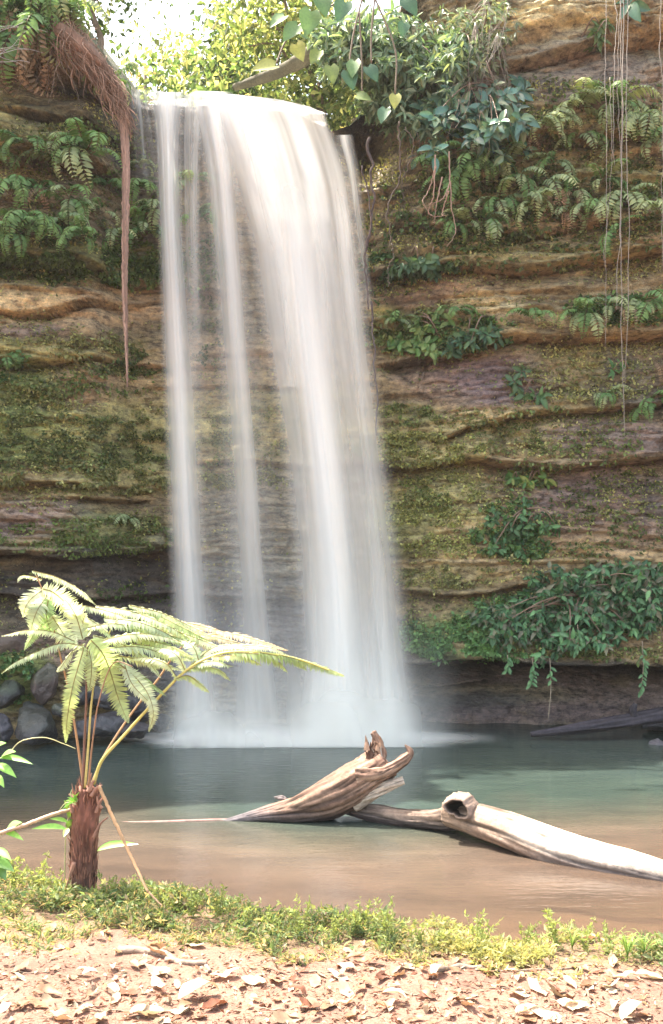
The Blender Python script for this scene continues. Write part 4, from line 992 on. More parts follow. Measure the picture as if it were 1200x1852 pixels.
# low leafy growth behind the lip
r_ = np.random.default_rng(5); n = 9000
xx = r_.uniform(-4.6, 3, n); yy = r_.uniform(15.5, 27, n); zz = 8.45 + .03 * (yy - 13) + r_.uniform(0, 1, n) ** 1.5 * (1.3 + .06 * (yy - 13)) * (.5 + .7 * vnoise(xx * 1.2, yy * .8, 6))
cc = np.array(LG + LB + LO)[r_.integers(10, size=n)] * r_.uniform(.6, 1.3, (n, 1))
V, Fc = inst(L4, np.stack([xx, yy, zz], 1), rand_dir(n, (0, 0, -.2)), rand_dir(n, (0, 0, 1)), .17 * r_.uniform(.6, 1.3, n), .6)
tag(link('undergrowth', Geo().add(V, Fc, repc(cc, L4)).mesh('undergrowth', M['tree_leaf'], False)), 'sunlit leafy undergrowth along the stream above the lip', kind='stuff')
# fallen mossy log right of the lip
path = resample(px_path([(425, 158, 14.4), (500, 132, 13.9), (560, 100, 13.5), (620, 60, 13.1)]), 50); o_ = path[0].copy()
V, Fc = tube(path - o_, np.linspace(.05, .13, 50), 20, lambda th, v: 1 + .15 * fbm(th * 2, v * 12, 3, 3))
tag(link('fallen_trunk', Geo().add(V, Fc, np.array([.10, .09, .055]) * (1 + .5 * fbm(V[:, 0] * 5, V[:, 2] * 5, 2, 3)[:, None])).mesh('fallen_trunk', M['bark']), None, o_), 'old dark trunk slanting up from the right of the lip', 'fallen trunk')

# ------------------------------------------------------------------ boulders
def boulder(px, py, rx, ry, Y, label, seed, moss=.0, colr=(.085, .078, .085), ground=True):
    r = np.random.default_rng(seed)
    nu, nv = 40, 24
    th, ph = np.meshgrid(np.linspace(0, 2 * np.pi, nu, endpoint=False), np.linspace(-np.pi / 2, np.pi / 2, nv))
    d = np.stack([np.cos(ph) * np.cos(th), np.cos(ph) * np.sin(th), np.sin(ph)], -1).reshape(-1, 3)
    rad = np.ones(len(d))
    for k in range(14):   # planar cuts give an angular look
        n_ = nrm(r.normal(size=3)); lim = r.uniform(.52, .8); dt = d @ n_
        rad = np.minimum(rad, np.where(dt > .05, lim / np.maximum(dt, .05), 9))
    rad *= 1 + .13 * fbm(d[:, 0] * 4 + seed, d[:, 2] * 3 + d[:, 1], seed, 3)
    sx, sz = rx / F * Y * 1.12, ry / F * Y * 1.12
    V = d * rad[:, None] * np.array([sx, sx * .8, sz])
    c_ = np.array(colr) * .7 * (1 + .5 * fbm(V[:, 0] * 6, V[:, 2] * 6 + V[:, 1] * 3, seed, 3)[:, None])
    mm = .55 * moss * sstep(.0, .5, d[:, 2] + .8 * fbm(V[:, 0] * 4, V[:, 1] * 4, seed + 3, 3))[:, None]
    c_ = c_ * (1 - mm) + np.array([.09, .12, .06]) * mm
    o = link('boulder', Geo().add(V, grid_faces(nu, nv, True), c_).mesh('boulder', M['rock']), None, P(px, py, Y), (0, r.uniform(-.25, .25), r.uniform(0, 6)))
    return tag(o, label, 'boulder', 'boulders at the foot of the cliff')
for q in [(68, 1312, 55, 38, 11.9, 'large rounded grey boulder standing in the water at the left', 1, .35), (80, 1235, 42, 42, 12.15, 'tall boulder with green moss behind the large grey one', 2, .8, (.17, .12, .11)),
          (185, 1312, 52, 26, 12.0, 'dark wet boulder behind the tree fern stems', 3, .0, (.09, .085, .095)), (115, 1285, 22, 18, 11.95, 'small greenish boulder between the large grey and dark wet boulders', 4, .7), (145, 1262, 30, 20, 12.2, 'flat boulder half hidden behind the fern stems', 5, .2),
          (245, 1318, 34, 18, 12.1, 'low dark boulder at the left edge of the foam', 6, 0, (.10, .09, .10)), (8, 1318, 22, 32, 11.9, 'dark boulder at the left photo edge', 7, 0, (.11, .10, .115)), (190, 1262, 36, 28, 12.4, 'shadowy boulder deep behind the ferns', 8, .3, (.11, .10, .11)),
          (240, 1275, 36, 36, 12.6, 'dim boulder beside the first water stream', 9, .1, (.09, .085, .095)), (30, 1180, 60, 40, 12.2, 'reddish boulder above the mossy ones at the left', 10, .2, (.2, .13, .11)), (20, 1245, 34, 40, 12.1, 'moss covered boulder at the left photo edge', 11, .95), (290, 1308, 26, 14, 12.4, 'small black boulder touching the spray', 12, 0, (.07, .07, .08)),
          (1188, 1352, 26, 16, 12.0, 'dark rippled boulder in the water at the right edge', 13, 0, (.13, .125, .15)), (1185, 1314, 34, 10, 12.9, 'flat dark boulder behind the sunken black log', 14, 0, (.09, .09, .11))]:
    boulder(*q)

# ------------------------------------------------------------------ driftwood logs
def gn(th, v, a_, b_, seed, o=3): return fbm(np.cos(th) * a_ + v * b_ + seed, np.sin(th) * a_ - v * b_ * .7, seed, o)
def grain(th, v, k=1.0, seed=0):
    f = .20 * gn(th, v, 1.1, 2.5, seed, 2) + .16 * gn(th, v, 3.2, 4, seed + 3, 3)
    return 1 + k * (f - .12 * np.clip(1 - np.abs(gn(th, v, 3.0, 1.6, seed + 5, 2)) * 7, 0, 1) + .05 * gn(th, v, 9, 5, seed + 9, 2))
def wood_col(V, a_, b_, seed, f=(3, 20)):
    n_ = fbm((V[:, 0] + V[:, 1]) * f[0], V[:, 2] * f[1], seed, 4)[:, None]; return np.array(a_) * (.5 + .5 * n_) + np.array(b_) * (.5 - .5 * n_)
def log_tube(parent, pts, rad, seed, ca, cb, name='trunk', seg=36, n=90, k=1.0, o_=None, submerge=None):
    n = int(n * 1.5); seg = int(seg * 1.6)
    path = resample(px_path(pts), n) - o_
    rr_ = np.interp(np.linspace(0, 1, n), np.linspace(0, 1, len(rad)), rad)
    V, Fc = tube(path, rr_, seg, lambda th, v: grain(th, v, k, seed))
    vv, th = np.meshgrid(np.linspace(0, 1, n), np.linspace(0, 2 * np.pi, seg, endpoint=False), indexing='ij'); th = th.ravel(); vv = vv.ravel()
    g1 = .5 + .5 * np.clip(1.6 * gn(th, vv, 4, 2.2, seed + 20, 4), -1, 1); g2 = np.clip(1 - np.abs(gn(th, vv, 3.0, 1.6, seed + 5, 2)) * 6, 0, 1); g3 = gn(th, vv, 2, 6, seed + 31, 3)
    g1, g2, g3 = [np.concatenate([q, q[:1], q[-1:]])[:, None] for q in (g1, g2, g3)]
    c_ = (np.array(ca) * g1 + np.array(cb) * (1 - g1)) * (1 - .75 * g2) * (1 + .5 * g3)
    W = V + o_
    wetm = sstep(.14, .02, W[:, 2])[:, None] * .85; c_ = c_ * (1 - wetm) + np.array([.06, .05, .055]) * wetm
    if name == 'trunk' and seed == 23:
        g_ = (sstep(1.62, 1.25, W[:, 0] + .25 * fbm(W[:, 0] * 5, W[:, 2] * 14, 8, 3)) * .85)[:, None]; c_ = c_ * (1 - g_) + np.array([.27, .18, .13]) * (.35 + 1.1 * g1) * (1 - .7 * g2) * g_  # browner left stretch, ending where the painted sunlight begins
    if submerge is not None:
        g_ = sstep(*submerge, W[:, 0])[:, None]; c_ = c_ * (1 - g_) + np.array([.15, .13, .14]) * (.4 + 1.2 * g1) * (1 - .6 * g2) * g_
    return link(name, Geo().add(V, Fc, c_).mesh(name, M['wood']), parent)
WA, WB = (.40, .255, .18), (.13, .065, .045)
o_ = P(560, 1478, 8.5)
lg = thing('driftwood_log', 'bleached driftwood log with splintered upright root end rising from the pool', 'log', o_)
ks = (-.35, -.85)
log_tube(lg, [(400, 1488, 8.45), (470, 1476, 8.45), (540, 1465, 8.45), (610, 1440, 8.45), (665, 1405, 8.45), (700, 1378, 8.45)], [.015, .06, .115, .16, .165, .13], 3, WA, WB, o_=o_, submerge=ks, n=140, seg=56)
log_tube(lg, [(655, 1415, 8.47), (672, 1375, 8.48), (682, 1345, 8.48), (677, 1322, 8.48)], [.13, .125, .06, .018], 5, WA, WB, 'root_stub', o_=o_, k=1.8, n=70, seg=44)
log_tube(lg, [(660, 1400, 8.45), (685, 1372, 8.47), (688, 1350, 8.47), (672, 1326, 8.45)], [.10, .07, .035, .008], 15, WA, WB, 'root_stub', o_=o_, k=1.8, n=50)
log_tube(lg, [(650, 1405, 8.4), (690, 1398, 8.35), (722, 1380, 8.35), (742, 1362, 8.35), (733, 1347, 8.35)], [.12, .075, .055, .045, .006], 7, WA, WB, 'root_stub', o_=o_, k=1.2, n=60)
log_tube(lg, [(640, 1452, 8.42), (680, 1432, 8.38), (706, 1420, 8.36), (731, 1412, 8.36)], [.08, .06, .05, .03], 9, (.62, .5, .4), (.45, .33, .25), 'root_stub', o_=o_, n=40)
for k in range(12):
    bx, by = random.uniform(664, 690), random.uniform(1340, 1372); hgt = random.uniform(6, 20)
    sp_ = resample(px_path([(bx, by + 10, 8.4), (bx + random.uniform(-3, 3), by - hgt * .4, 8.4), (bx + random.uniform(-5, 3), by - hgt, 8.38)]), 10) - o_
    V, Fc = tube(sp_, np.linspace(random.uniform(.012, .024), .002, 10), 5, lambda th, v: 1 + .4 * np.sin(th * 2)); link('splinter', Geo().add(V, Fc, np.array(random.choice([WA, WB, (.42, .36, .31)])) * random.uniform(.7, 1.1)).mesh('splinter', M['wood'], False), lg)
log_tube(lg, [(520, 1452, 8.6), (510, 1444, 8.6), (496, 1442, 8.6)], [.03, .025, .006], 11, (.3, .26, .25), (.15, .12, .12), 'branch_stub', o_=o_, n=24, seg=16)
o_ = P(900, 1510, 7.8)
l2 = thing('driftwood_log', 'long driftwood log with a dark hollow knot, sunlight painted into its pale right end', 'log', o_)
log_tube(l2, [(620, 1462, 8.55), (680, 1472, 8.4), (740, 1480, 8.25), (800, 1482, 8.1), (835, 1475, 8.0)], [.045, .07, .085, .085, .115], 21, (.30, .22, .17), (.10, .065, .05), o_=o_, n=90)
log_tube(l2, [(812, 1472, 8.02), (860, 1483, 7.85), (920, 1502, 7.6), (990, 1530, 7.4), (1070, 1555, 7.2), (1140, 1572, 7.05), (1215, 1592, 6.9), (1300, 1618, 6.75)], [.11, .14, .14, .14, .135, .125, .11, .08], 23, (.85, .76, .66), (.50, .34, .24), o_=o_, n=160, seg=48, k=.6)  # pale right end: strong direct sun put into the wood colour
# hollow knot: an irregular swollen collar round a deep dark cavity
kc = P(828, 1462, 7.74) - o_
nx = nrm(np.array([-.42, -1, .10])); ax1 = nrm(np.cross(nx, [0, 0, 1.0])); ax2 = np.cross(ax1, nx); ax2 = ax2 * np.sign(ax2[2])
th = np.linspace(0, 2 * np.pi, 64, endpoint=False); irr = 1 + .16 * np.sin(2 * th + .6) + .09 * np.sin(3 * th + 2) + .05 * np.sin(7 * th)
rows = []; cols = []
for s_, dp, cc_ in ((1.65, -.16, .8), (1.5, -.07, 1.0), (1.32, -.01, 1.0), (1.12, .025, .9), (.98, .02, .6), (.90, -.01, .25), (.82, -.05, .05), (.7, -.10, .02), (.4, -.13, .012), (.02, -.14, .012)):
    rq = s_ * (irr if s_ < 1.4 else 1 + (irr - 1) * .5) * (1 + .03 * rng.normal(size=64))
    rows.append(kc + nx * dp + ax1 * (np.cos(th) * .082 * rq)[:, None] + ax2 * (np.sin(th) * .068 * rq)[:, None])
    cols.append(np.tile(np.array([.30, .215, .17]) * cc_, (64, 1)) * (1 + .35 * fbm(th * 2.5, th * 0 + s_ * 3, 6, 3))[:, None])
link('hollow', Geo().add(np.concatenate(rows), grid_faces(64, len(rows), True), np.concatenate(cols)).mesh('hollow', M['wood']), l2)
o_ = P(1100, 1300, 12.4)
l3 = thing('sunken_log', 'black wet log lying half sunk under the right cliff', 'log', o_)
log_tube(l3, [(960, 1328, 12.3), (1040, 1318, 12.25), (1120, 1306, 12.3), (1210, 1290, 12.4), (1330, 1270, 12.4)], [.03, .07, .09, .09, .09], 31, (.07, .06, .075), (.03, .025, .03), o_=o_, n=80, seg=24)
log_tube(l3, [(1150, 1300, 12.3), (1145, 1285, 12.3), (1150, 1272, 12.3)], [.05, .05, .03], 33, (.07, .06, .075), (.03, .025, .03), 'branch_stub', o_=o_, n=16, seg=14)
path = np.array([P(205, 1476, 8.4), P(290, 1477, 8.4), P(390, 1479, 8.45), P(450, 1482, 8.5)]); path[:, 2] = [-.02, -.008, -.005, -.02]
path = resample(path, 50); o_ = path[0].copy()
V, Fc = tube(path - o_, .018, 10)
tag(link('sunken_branch', Geo().add(V, Fc, (.3, .18, .16)).mesh('sunken_branch', M['wood']), None, o_), 'thin branch just breaking the water left of the bleached log', 'branch')

# ------------------------------------------------------------------ tree fern
TF = thing('tree_fern', 'young tree fern with shaggy brown trunk and sunlit spreading fronds on the bank', 'tree fern', P(150, 1612, 5.62)); o_ = np.array(TF.location)
path = resample(px_path([(150, 1650, 5.62), (151, 1600, 5.62), (153, 1530, 5.6), (155, 1470, 5.58), (156, 1425, 5.56)]), 110) - o_
V, Fc = tube(path, np.interp(np.linspace(0, 1, 110), [0, .2, .55, .85, 1], [.066, .068, .066, .078, .05]), 64, lambda th, v: 1 + .16 * fbm(th * 5, v * 7, 3, 3) + .09 * fbm(th * 12, v * 22, 8, 3) + .05 * np.sin(th * 7))
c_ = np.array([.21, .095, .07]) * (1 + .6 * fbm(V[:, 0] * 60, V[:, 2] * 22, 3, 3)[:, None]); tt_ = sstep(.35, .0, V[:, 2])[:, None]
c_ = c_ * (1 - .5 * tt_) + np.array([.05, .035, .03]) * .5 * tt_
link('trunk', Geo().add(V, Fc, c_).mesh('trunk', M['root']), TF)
gg = Geo()
for k in range(420):  # fibres and scales on the trunk
    th = random.uniform(0, 6.283); i = random.randint(14, 108); a0 = path[i] + np.array([math.cos(th), math.sin(th), 0]) * .066
    o1 = np.array([math.cos(th), math.sin(th), 0]); l_ = random.uniform(.03, .09)
    pts = np.array([a0, a0 + o1 * .008 + [0, 0, l_ * .5], a0 + o1 * random.uniform(.0, .02) + [random.uniform(-.01, .01), 0, l_]])
    V, Fc = tube(pts, [.005, .004, .001], 4, caps=False); gg.add(V, Fc, np.array([.27, .13, .09]) * random.uniform(.4, 1.4))
tag(link('trunk_fibres', gg.mesh('trunk_fibres', M['root']), TF), kind='stuff')
for pts, r0 in [([(175, 1470), (182, 1450), (190, 1440)], .012), ([(170, 1515), (182, 1490), (196, 1478)], .011), ([(165, 1440), (175, 1425), (185, 1420)], .012), ([(140, 1450), (130, 1440), (125, 1436)], .014), ([(135, 1560), (128, 1580), (120, 1605)], .012),
                ([(165, 1430), (163, 1412), (166, 1398)], .010), ([(160, 1432), (168, 1415), (172, 1412)], .014), ([(185, 1462), (178, 1452), (176, 1440)], .01), ([(132, 1470), (128, 1455), (126, 1448)], .012)]:
    V, Fc = tube(resample(np.array([P(a_, b_, 5.5) for a_, b_ in pts]), 14) - o_, np.linspace(r0, r0 * .35, 14), 8)
    link('frond_stub', Geo().add(V, Fc, np.array([.33, .18, .13]) * random.uniform(.8, 1.2)).mesh('frond_stub', M['root']), TF)

def pinna_geo(path, wpx, Y, colr, up=(0, -.35, 1), droop=.5, seed=0, dens=1.0, shape=None):
    """path world pts (n,3); pinnules perpendicular on both sides; wpx half width in photo px"""
    r = np.random.default_rng(seed); L = np.sum(np.linalg.norm(np.diff(path, axis=0), axis=1)); hw_ = wpx / F * Y
    n = int(max(12, L / .0105 * dens)); p = resample(path, n); T = nrm(np.gradient(p, axis=0)); up = nrm(np.array(up, float)); t = np.linspace(0, 1, n)
    V, Fc = tube(resample(path, 20), np.linspace(.0035, .001, 20), 4, caps=False); gg = Geo().add(V, Fc, (.33, .26, .11))
    side = nrm(np.cross(T, up)); nup = np.cross(side, T)
    prof = np.interp(t, shape or [0, .08, .3, .6, .85, 1], [.55, .8, 1, .85, .5, .08]) if shape is None else np.interp(t, shape[0], shape[1])
    Tm = (np.array([[0, .5, 0], [0, -.5, 0], [.55, .42, .03], [.55, -.42, .03], [1.0, -.02, -.10]]), None)
    for s_ in (-1, 1):
        X = nrm(side * s_ + T * .42 - nup * droop * r.uniform(.5, 1.2, (n, 1)) + r.normal(size=(n, 3)) * .07)
        ln = hw_ * prof * r.uniform(.85, 1.12, n)
        cc = np.array(colr) * r.uniform(.8, 1.15, (n, 1)) * (1 + .1 * fbm(t * 6, t * 0, seed, 2)[:, None])
        wabs = L / n * 1.15
        tv = Tm[0]
        Yv = nrm(np.cross(nup, X)); Z = np.cross(X, Yv)
        Vp = p[:, None] + ln[:, None, None] * (tv[None, :, 0:1] * X[:, None] + tv[None, :, 2:3] * Z[:, None]) + wabs * tv[None, :, 1:2] * Yv[:, None]
        base = (np.arange(n) * 5)[:, None]
        gg.add(Vp.reshape(-1, 3), [base + np.array([[0, 1, 3, 2]]), base + np.array([[2, 3, 4]])], np.repeat(cc, 5, 0))
    return gg
PCOL = {'y': (.50, .58, .30), 'g': (.42, .56, .28), 'w': (.68, .74, .54), 'p': (.62, .52, .40)}
def tfrond(stipe, r0, colr, pinnae, label=None):
    """one frond: stipe mesh with pinna children"""
    path = resample(px_path(stipe), 60) - o_
    V, Fc = tube(path, np.linspace(r0, r0 * .45, 60), 10)
    f = link('frond', Geo().add(V, Fc, np.array(colr) * (1 + .15 * fbm(V[:, 0] * 30, V[:, 2] * 30, 3, 2)[:, None])).mesh('frond', M['stem']), TF)
    if label: f['label'] = label
    for k, (pts, wd_, ck, *rest) in enumerate(pinnae):
        Yd = rest[0] if rest else 5.5; dr_ = rest[1] if len(rest) > 1 else .45; up = rest[2] if len(rest) > 2 else (0, -.55, 1)
        n = len(pts); pp = np.array([P(a_, b_, Yd + .05 * math.sin(i * 1.3 + k)) for i, (a_, b_) in enumerate(pts)]) - o_
        link('pinna', pinna_geo(pp, wd_, Yd, PCOL[ck], up, dr_, k * 7 + int(pts[0][0])).mesh('pinna', M['tree_fern']), f)
    return f
FB = (0, -1, .35)
# dark middle stipe ending at the hub, pinnae radiating from it
tfrond([(150, 1425, 5.55), (153, 1350, 5.53), (156, 1280, 5.5), (157, 1220, 5.48), (158, 1165, 5.45)], .009, (.16, .08, .06), [
    ([(150, 1168), (110, 1164), (65, 1180), (25, 1200), (4, 1217)], 17, 'w', 5.45, .9, (0, -.3, 1)), ([(135, 1160), (95, 1143), (50, 1140), (5, 1150)], 15, 'w', 5.5, .8, (0, -.3, 1)),
    ([(152, 1172), (142, 1205), (130, 1250), (122, 1300), (119, 1342)], 20, 'y', 5.4, .1, FB), ([(160, 1172), (166, 1200), (164, 1235), (158, 1250)], 17, 'w', 5.48, .2, FB),
    ([(165, 1158), (185, 1180), (200, 1215), (215, 1265), (232, 1306)], 30, 'y', 5.38, .1, FB), ([(175, 1170), (195, 1195), (190, 1230), (186, 1252)], 22, 'w', 5.46, .1, FB),
    ([(150, 1165), (130, 1180), (112, 1205), (105, 1215)], 16, 'w', 5.5, .4), ([(150, 1155), (140, 1120), (130, 1100), (118, 1085)], 26, 'w', 5.5, .2, FB), ([(158, 1150), (150, 1130), (155, 1110)], 18, 'w', 5.55, .2, FB)], 'frond with dark stalk, its pinnae radiating like a star')
tfrond([(152, 1425, 5.56), (140, 1340, 5.58), (125, 1250, 5.6), (108, 1180, 5.6), (95, 1125, 5.6), (80, 1075, 5.6), (66, 1040, 5.6)], .008, (.36, .2, .1), [
    ([(60, 1033), (100, 1043), (138, 1062), (160, 1080), (174, 1094)], 14, 'w', 5.6, .9, (0, -.2, 1)), ([(75, 1048), (55, 1042), (38, 1042), (33, 1052)], 11, 'w', 5.6, .7, (0, -.2, 1)),
    ([(80, 1065), (62, 1078), (48, 1095), (42, 1115)], 24, 'w', 5.58, .1, FB), ([(84, 1080), (70, 1100), (60, 1125), (56, 1145)], 24, 'w', 5.56, .1, FB), ([(88, 1085), (84, 1110), (90, 1135), (95, 1150)], 24, 'g', 5.57, .1, FB),
    ([(78, 1065), (98, 1072), (122, 1095), (140, 1130)], 26, 'w', 5.55, .1, FB), ([(95, 1115), (108, 1135), (122, 1155), (140, 1168)], 26, 'w', 5.54, .1, FB), ([(90, 1110), (75, 1130), (60, 1150), (45, 1175)], 14, 'g', 5.56, .3, FB)], 'tall left frond, curled over at its top')
tfrond([(154, 1425, 5.55), (160, 1350, 5.53), (166, 1270, 5.5), (176, 1210, 5.48), (200, 1140, 5.5), (215, 1118, 5.52)], .008, (.48, .42, .16), [
    ([(125, 1092), (165, 1098), (215, 1112), (260, 1135)], 16, 'w', 5.55, .6, (0, -.3, 1)), ([(128, 1106), (165, 1122), (195, 1145), (215, 1168)], 12, 'w', 5.52, .6, (0, -.3, 1)), ([(175, 1096), (235, 1105), (290, 1125), (335, 1150), (365, 1168)], 19, 'w', 5.6, .5, (0, -.35, 1)),
    ([(190, 1118), (250, 1125), (300, 1145), (345, 1175)], 19, 'w', 5.56, .5), ([(180, 1160), (230, 1148), (280, 1148), (330, 1162)], 20, 'w', 5.48, .5), ([(195, 1172), (250, 1170), (300, 1184), (345, 1195)], 20, 'w', 5.45, .5), ([(205, 1185), (250, 1192), (290, 1200), (325, 1212)], 17, 'w', 5.45, .5),
    ([(205, 1150), (255, 1155), (305, 1168), (350, 1190)], 17, 'y', 5.5, .5), ([(225, 1105), (280, 1112), (330, 1135), (380, 1160)], 16, 'y', 5.62, .5), ([(215, 1130), (265, 1138), (320, 1158), (372, 1180)], 15, 'w', 5.58, .5),
    ([(160, 1135), (200, 1128), (250, 1135), (300, 1152)], 16, 'w', 5.53, .5), ([(235, 1095), (290, 1108), (340, 1130), (395, 1158)], 14, 'w', 5.64, .5), ([(240, 1165), (300, 1172), (350, 1188), (395, 1200)], 16, 'w', 5.5, .5),
    ([(170, 1150), (220, 1165), (262, 1190), (290, 1225)], 16, 'w', 5.46, .4), ([(270, 1128), (330, 1145), (390, 1168), (440, 1190)], 15, 'w', 5.6, .5), ([(185, 1108), (235, 1122), (285, 1140), (330, 1166)], 15, 'y', 5.6, .5)], 'yellow green stalked frond spreading right')
tfrond([(170, 1418, 5.55), (185, 1375, 5.53), (225, 1330, 5.5), (265, 1285, 5.48), (300, 1248, 5.46), (330, 1218, 5.45), (365, 1195, 5.45), (410, 1180, 5.45), (470, 1180, 5.45), (540, 1192, 5.45), (622, 1222, 5.45)], .0095, (.50, .46, .14), [
    ([(318, 1228), (340, 1222), (360, 1236), (378, 1252)], 13, 'y', 5.43, .7), ([(335, 1212), (365, 1205), (395, 1212), (416, 1230)], 14, 'y', 5.42, .7), ([(350, 1202), (385, 1196), (408, 1202), (421, 1205)], 14, 'w', 5.42, .7),
    ([(385, 1188), (425, 1186), (452, 1192), (474, 1204)], 15, 'y', 5.42, .8), ([(425, 1180), (470, 1184), (505, 1198), (520, 1215)], 19, 'y', 5.42, .9), ([(470, 1180), (510, 1188), (540, 1198), (555, 1212)], 19, 'y', 5.42, .9), ([(505, 1184), (550, 1195), (590, 1208), (622, 1223)], 17, 'y', 5.42, .9),
    ([(345, 1205), (385, 1172), (430, 1168), (470, 1176)], 17, 'w', 5.5, .4), ([(390, 1180), (430, 1168), (480, 1170), (520, 1184)], 15, 'w', 5.5, .4), ([(320, 1225), (300, 1200), (265, 1190), (230, 1192)], 15, 'w', 5.46, .4), ([(335, 1212), (320, 1185), (290, 1172), (262, 1168)], 16, 'w', 5.48, .4), ([(360, 1195), (350, 1170), (325, 1155), (300, 1148)], 16, 'w', 5.52, .4)], 'longest frond, reaching right in front of the falling water')
tfrond([(165, 1420, 5.57), (190, 1365, 5.6), (235, 1295, 5.65), (285, 1230, 5.7), (330, 1170, 5.75), (390, 1152, 5.78), (450, 1158, 5.8), (518, 1177, 5.8)], .0075, (.38, .24, .13), [
    ([(300, 1130), (345, 1128), (385, 1138), (425, 1150)], 15, 'p', 5.75, .4), ([(370, 1150), (415, 1146), (465, 1158), (520, 1176)], 16, 'p', 5.76, .4), ([(330, 1145), (375, 1150), (420, 1160), (460, 1172)], 15, 'p', 5.72, .4), ([(285, 1140), (330, 1150), (365, 1165), (400, 1185)], 15, 'p', 5.7, .4)], 'pinkish frond behind the longest one')
tfrond([(160, 1422, 5.5), (168, 1340, 5.44), (180, 1265, 5.4), (205, 1200, 5.38), (240, 1205, 5.36)], .006, (.3, .17, .1), [
    ([(205, 1190), (240, 1212), (268, 1232), (300, 1258)], 11, 'g', 5.4, .6), ([(215, 1200), (245, 1225), (268, 1255), (278, 1290), (270, 1322)], 17, 'w', 5.37, .2, FB), ([(225, 1200), (238, 1235), (262, 1262), (276, 1275)], 14, 'w', 5.38, .2, FB)], 'short drooping frond in front')
# dead stalks around the fern
def stick(label, pts, r0, r1, colr, name='stick', cat='stick', n=50, bend=True, mat_='stem', seg=8):
    path = resample(px_path(pts), n); q = path[0].copy()
    V, Fc = tube(path - q + rng.normal(size=(n, 3)) * r0 * .12, np.linspace(r0, r1, n), seg)
    return tag(link(name, Geo().add(V, Fc, np.array(colr) * (1 + .3 * fbm(V[:, 0] * 12, V[:, 2] * 12, 3, 2)[:, None])).mesh(name, M[mat_]), None, q), label, cat)
stick('dead brown frond stalk leaning from the fern trunk down to the grass', [(180, 1423, 5.5), (203, 1475, 5.45), (238, 1550, 5.35), (268, 1613, 5.2)], .010, .007, (.42, .25, .13), 'dead_stalk', 'stalk')
stick('lower broken end of the leaning dead stalk on the grass', [(270, 1614, 5.19), (300, 1645, 5.1), (330, 1675, 5.02)], .006, .003, (.35, .22, .13), 'dead_stalk', 'stalk')
stick('long dead stalk running from the fern trunk off the left photo edge', [(128, 1464, 5.55), (90, 1475, 5.5), (40, 1494, 5.45), (-30, 1516, 5.4)], .010, .012, (.42, .29, .19), 'dead_stalk', 'stalk')
stick('curved pale tendril bowing over the water behind the fern', [(20, 1358, 5.7), (40, 1340, 5.7), (80, 1334, 5.7), (115, 1345, 5.7), (137, 1354, 5.7)], .0035, .002, (.42, .4, .2), 'tendril', 'tendril')

# ------------------------------------------------------------------ plants on the bank
def broad_plant(name, label, base, stem_pts, leaves, r0=.005, cat='plant', colr=(.22, .40, .12), stemc=(.35, .38, .18)):
    e_ = thing(name, label, cat, P(*base)); o1 = np.array(e_.location)
    for sp in stem_pts:
        V, Fc = tube(resample(px_path(sp), 24) - o1, np.linspace(r0, r0 * .6, 24), 7); link('stem', Geo().add(V, Fc, stemc).mesh('stem', M['stem']), e_)
    for (x0, y0, x1, y1, Y, wr, cf) in leaves:
        a_, b_ = P(x0, y0, Y), P(x1, y1, Y - .06); L = np.linalg.norm(b_ - a_)
        lm = leaf_mesh('lance', np.array(colr) * cf, wr, M['gloss_leaf'] if cf < 1.3 else M['leaf'], .12, .1, 8)
        place_leaf(lm, e_, a_ - o1, b_ - a_, np.array([.1, -.5, .85]), L)
    return e_
broad_plant('broadleaf_plant', 'leafy sprig with three pale leaves at the left edge over the water', (-30, 1420, 5.6), [[(-60, 1440, 5.6), (-20, 1380, 5.6), (5, 1370, 5.6)]],
            [(0, 1372, 58, 1376, 5.5, .22, 1.8), (2, 1370, 26, 1356, 5.5, .5, 1.0), (-10, 1382, 30, 1402, 5.5, .35, 1.5), (-10, 1400, 8, 1422, 5.5, .4, 1.5), (-20, 1360, 8, 1340, 5.5, .5, 1.0)])
broad_plant('broadleaf_plant', 'small plant with upright leaves beside the long dead stalk', (-30, 1560, 5.6), [[(-60, 1580, 5.6), (-20, 1520, 5.55), (15, 1502, 5.5)]],
            [(10, 1505, 36, 1484, 5.5, .55, 1.1), (10, 1506, 42, 1516, 5.5, .3, 1.7), (12, 1504, 26, 1492, 5.5, .7, 1.0), (-10, 1535, 20, 1552, 5.5, .4, 1.2), (-20, 1550, 26, 1572, 5.5, .45, .9), (-20, 1540, 12, 1590, 5.5, .5, .8)])
broad_plant('broadleaf_plant', 'slender plant with a single green stem just left of the fern trunk', (118, 1600, 5.55), [[(117, 1618, 5.6), (118, 1560, 5.6), (120, 1500, 5.6), (126, 1470, 5.6)]],
            [(122, 1500, 58, 1494, 5.55, .22, 1.7), (124, 1488, 92, 1478, 5.6, .3, 1.3), (124, 1498, 115, 1512, 5.55, .5, 1.2), (126, 1480, 120, 1448, 5.6, .4, 1.0), (128, 1500, 128, 1478, 5.6, .5, .9)], .004)
broad_plant('broadleaf_plant', 'one long bright green leaf arching right from behind the trunk', (160, 1560, 5.75), [[(160, 1600, 5.8), (165, 1560, 5.8), (172, 1538, 5.75)]], [(174, 1540, 246, 1520, 5.75, .22, 1.2)], .004)
broad_plant('epiphyte', 'tuft of small green leaves and straw on top of the fern trunk', (130, 1450, 5.48), [[(138, 1455, 5.45), (120, 1452, 5.45), (108, 1465, 5.45)], [(140, 1450, 5.45), (128, 1440, 5.45), (130, 1428, 5.45)]],
            [(138, 1452, 124, 1440, 5.45, .3, 1.2), (138, 1450, 132, 1432, 5.45, .3, 1.0), (136, 1452, 120, 1446, 5.45, .3, 1.6), (136, 1448, 142, 1430, 5.45, .3, 1.0), (134, 1450, 112, 1462, 5.45, .15, 1.8)], .003, 'plant')

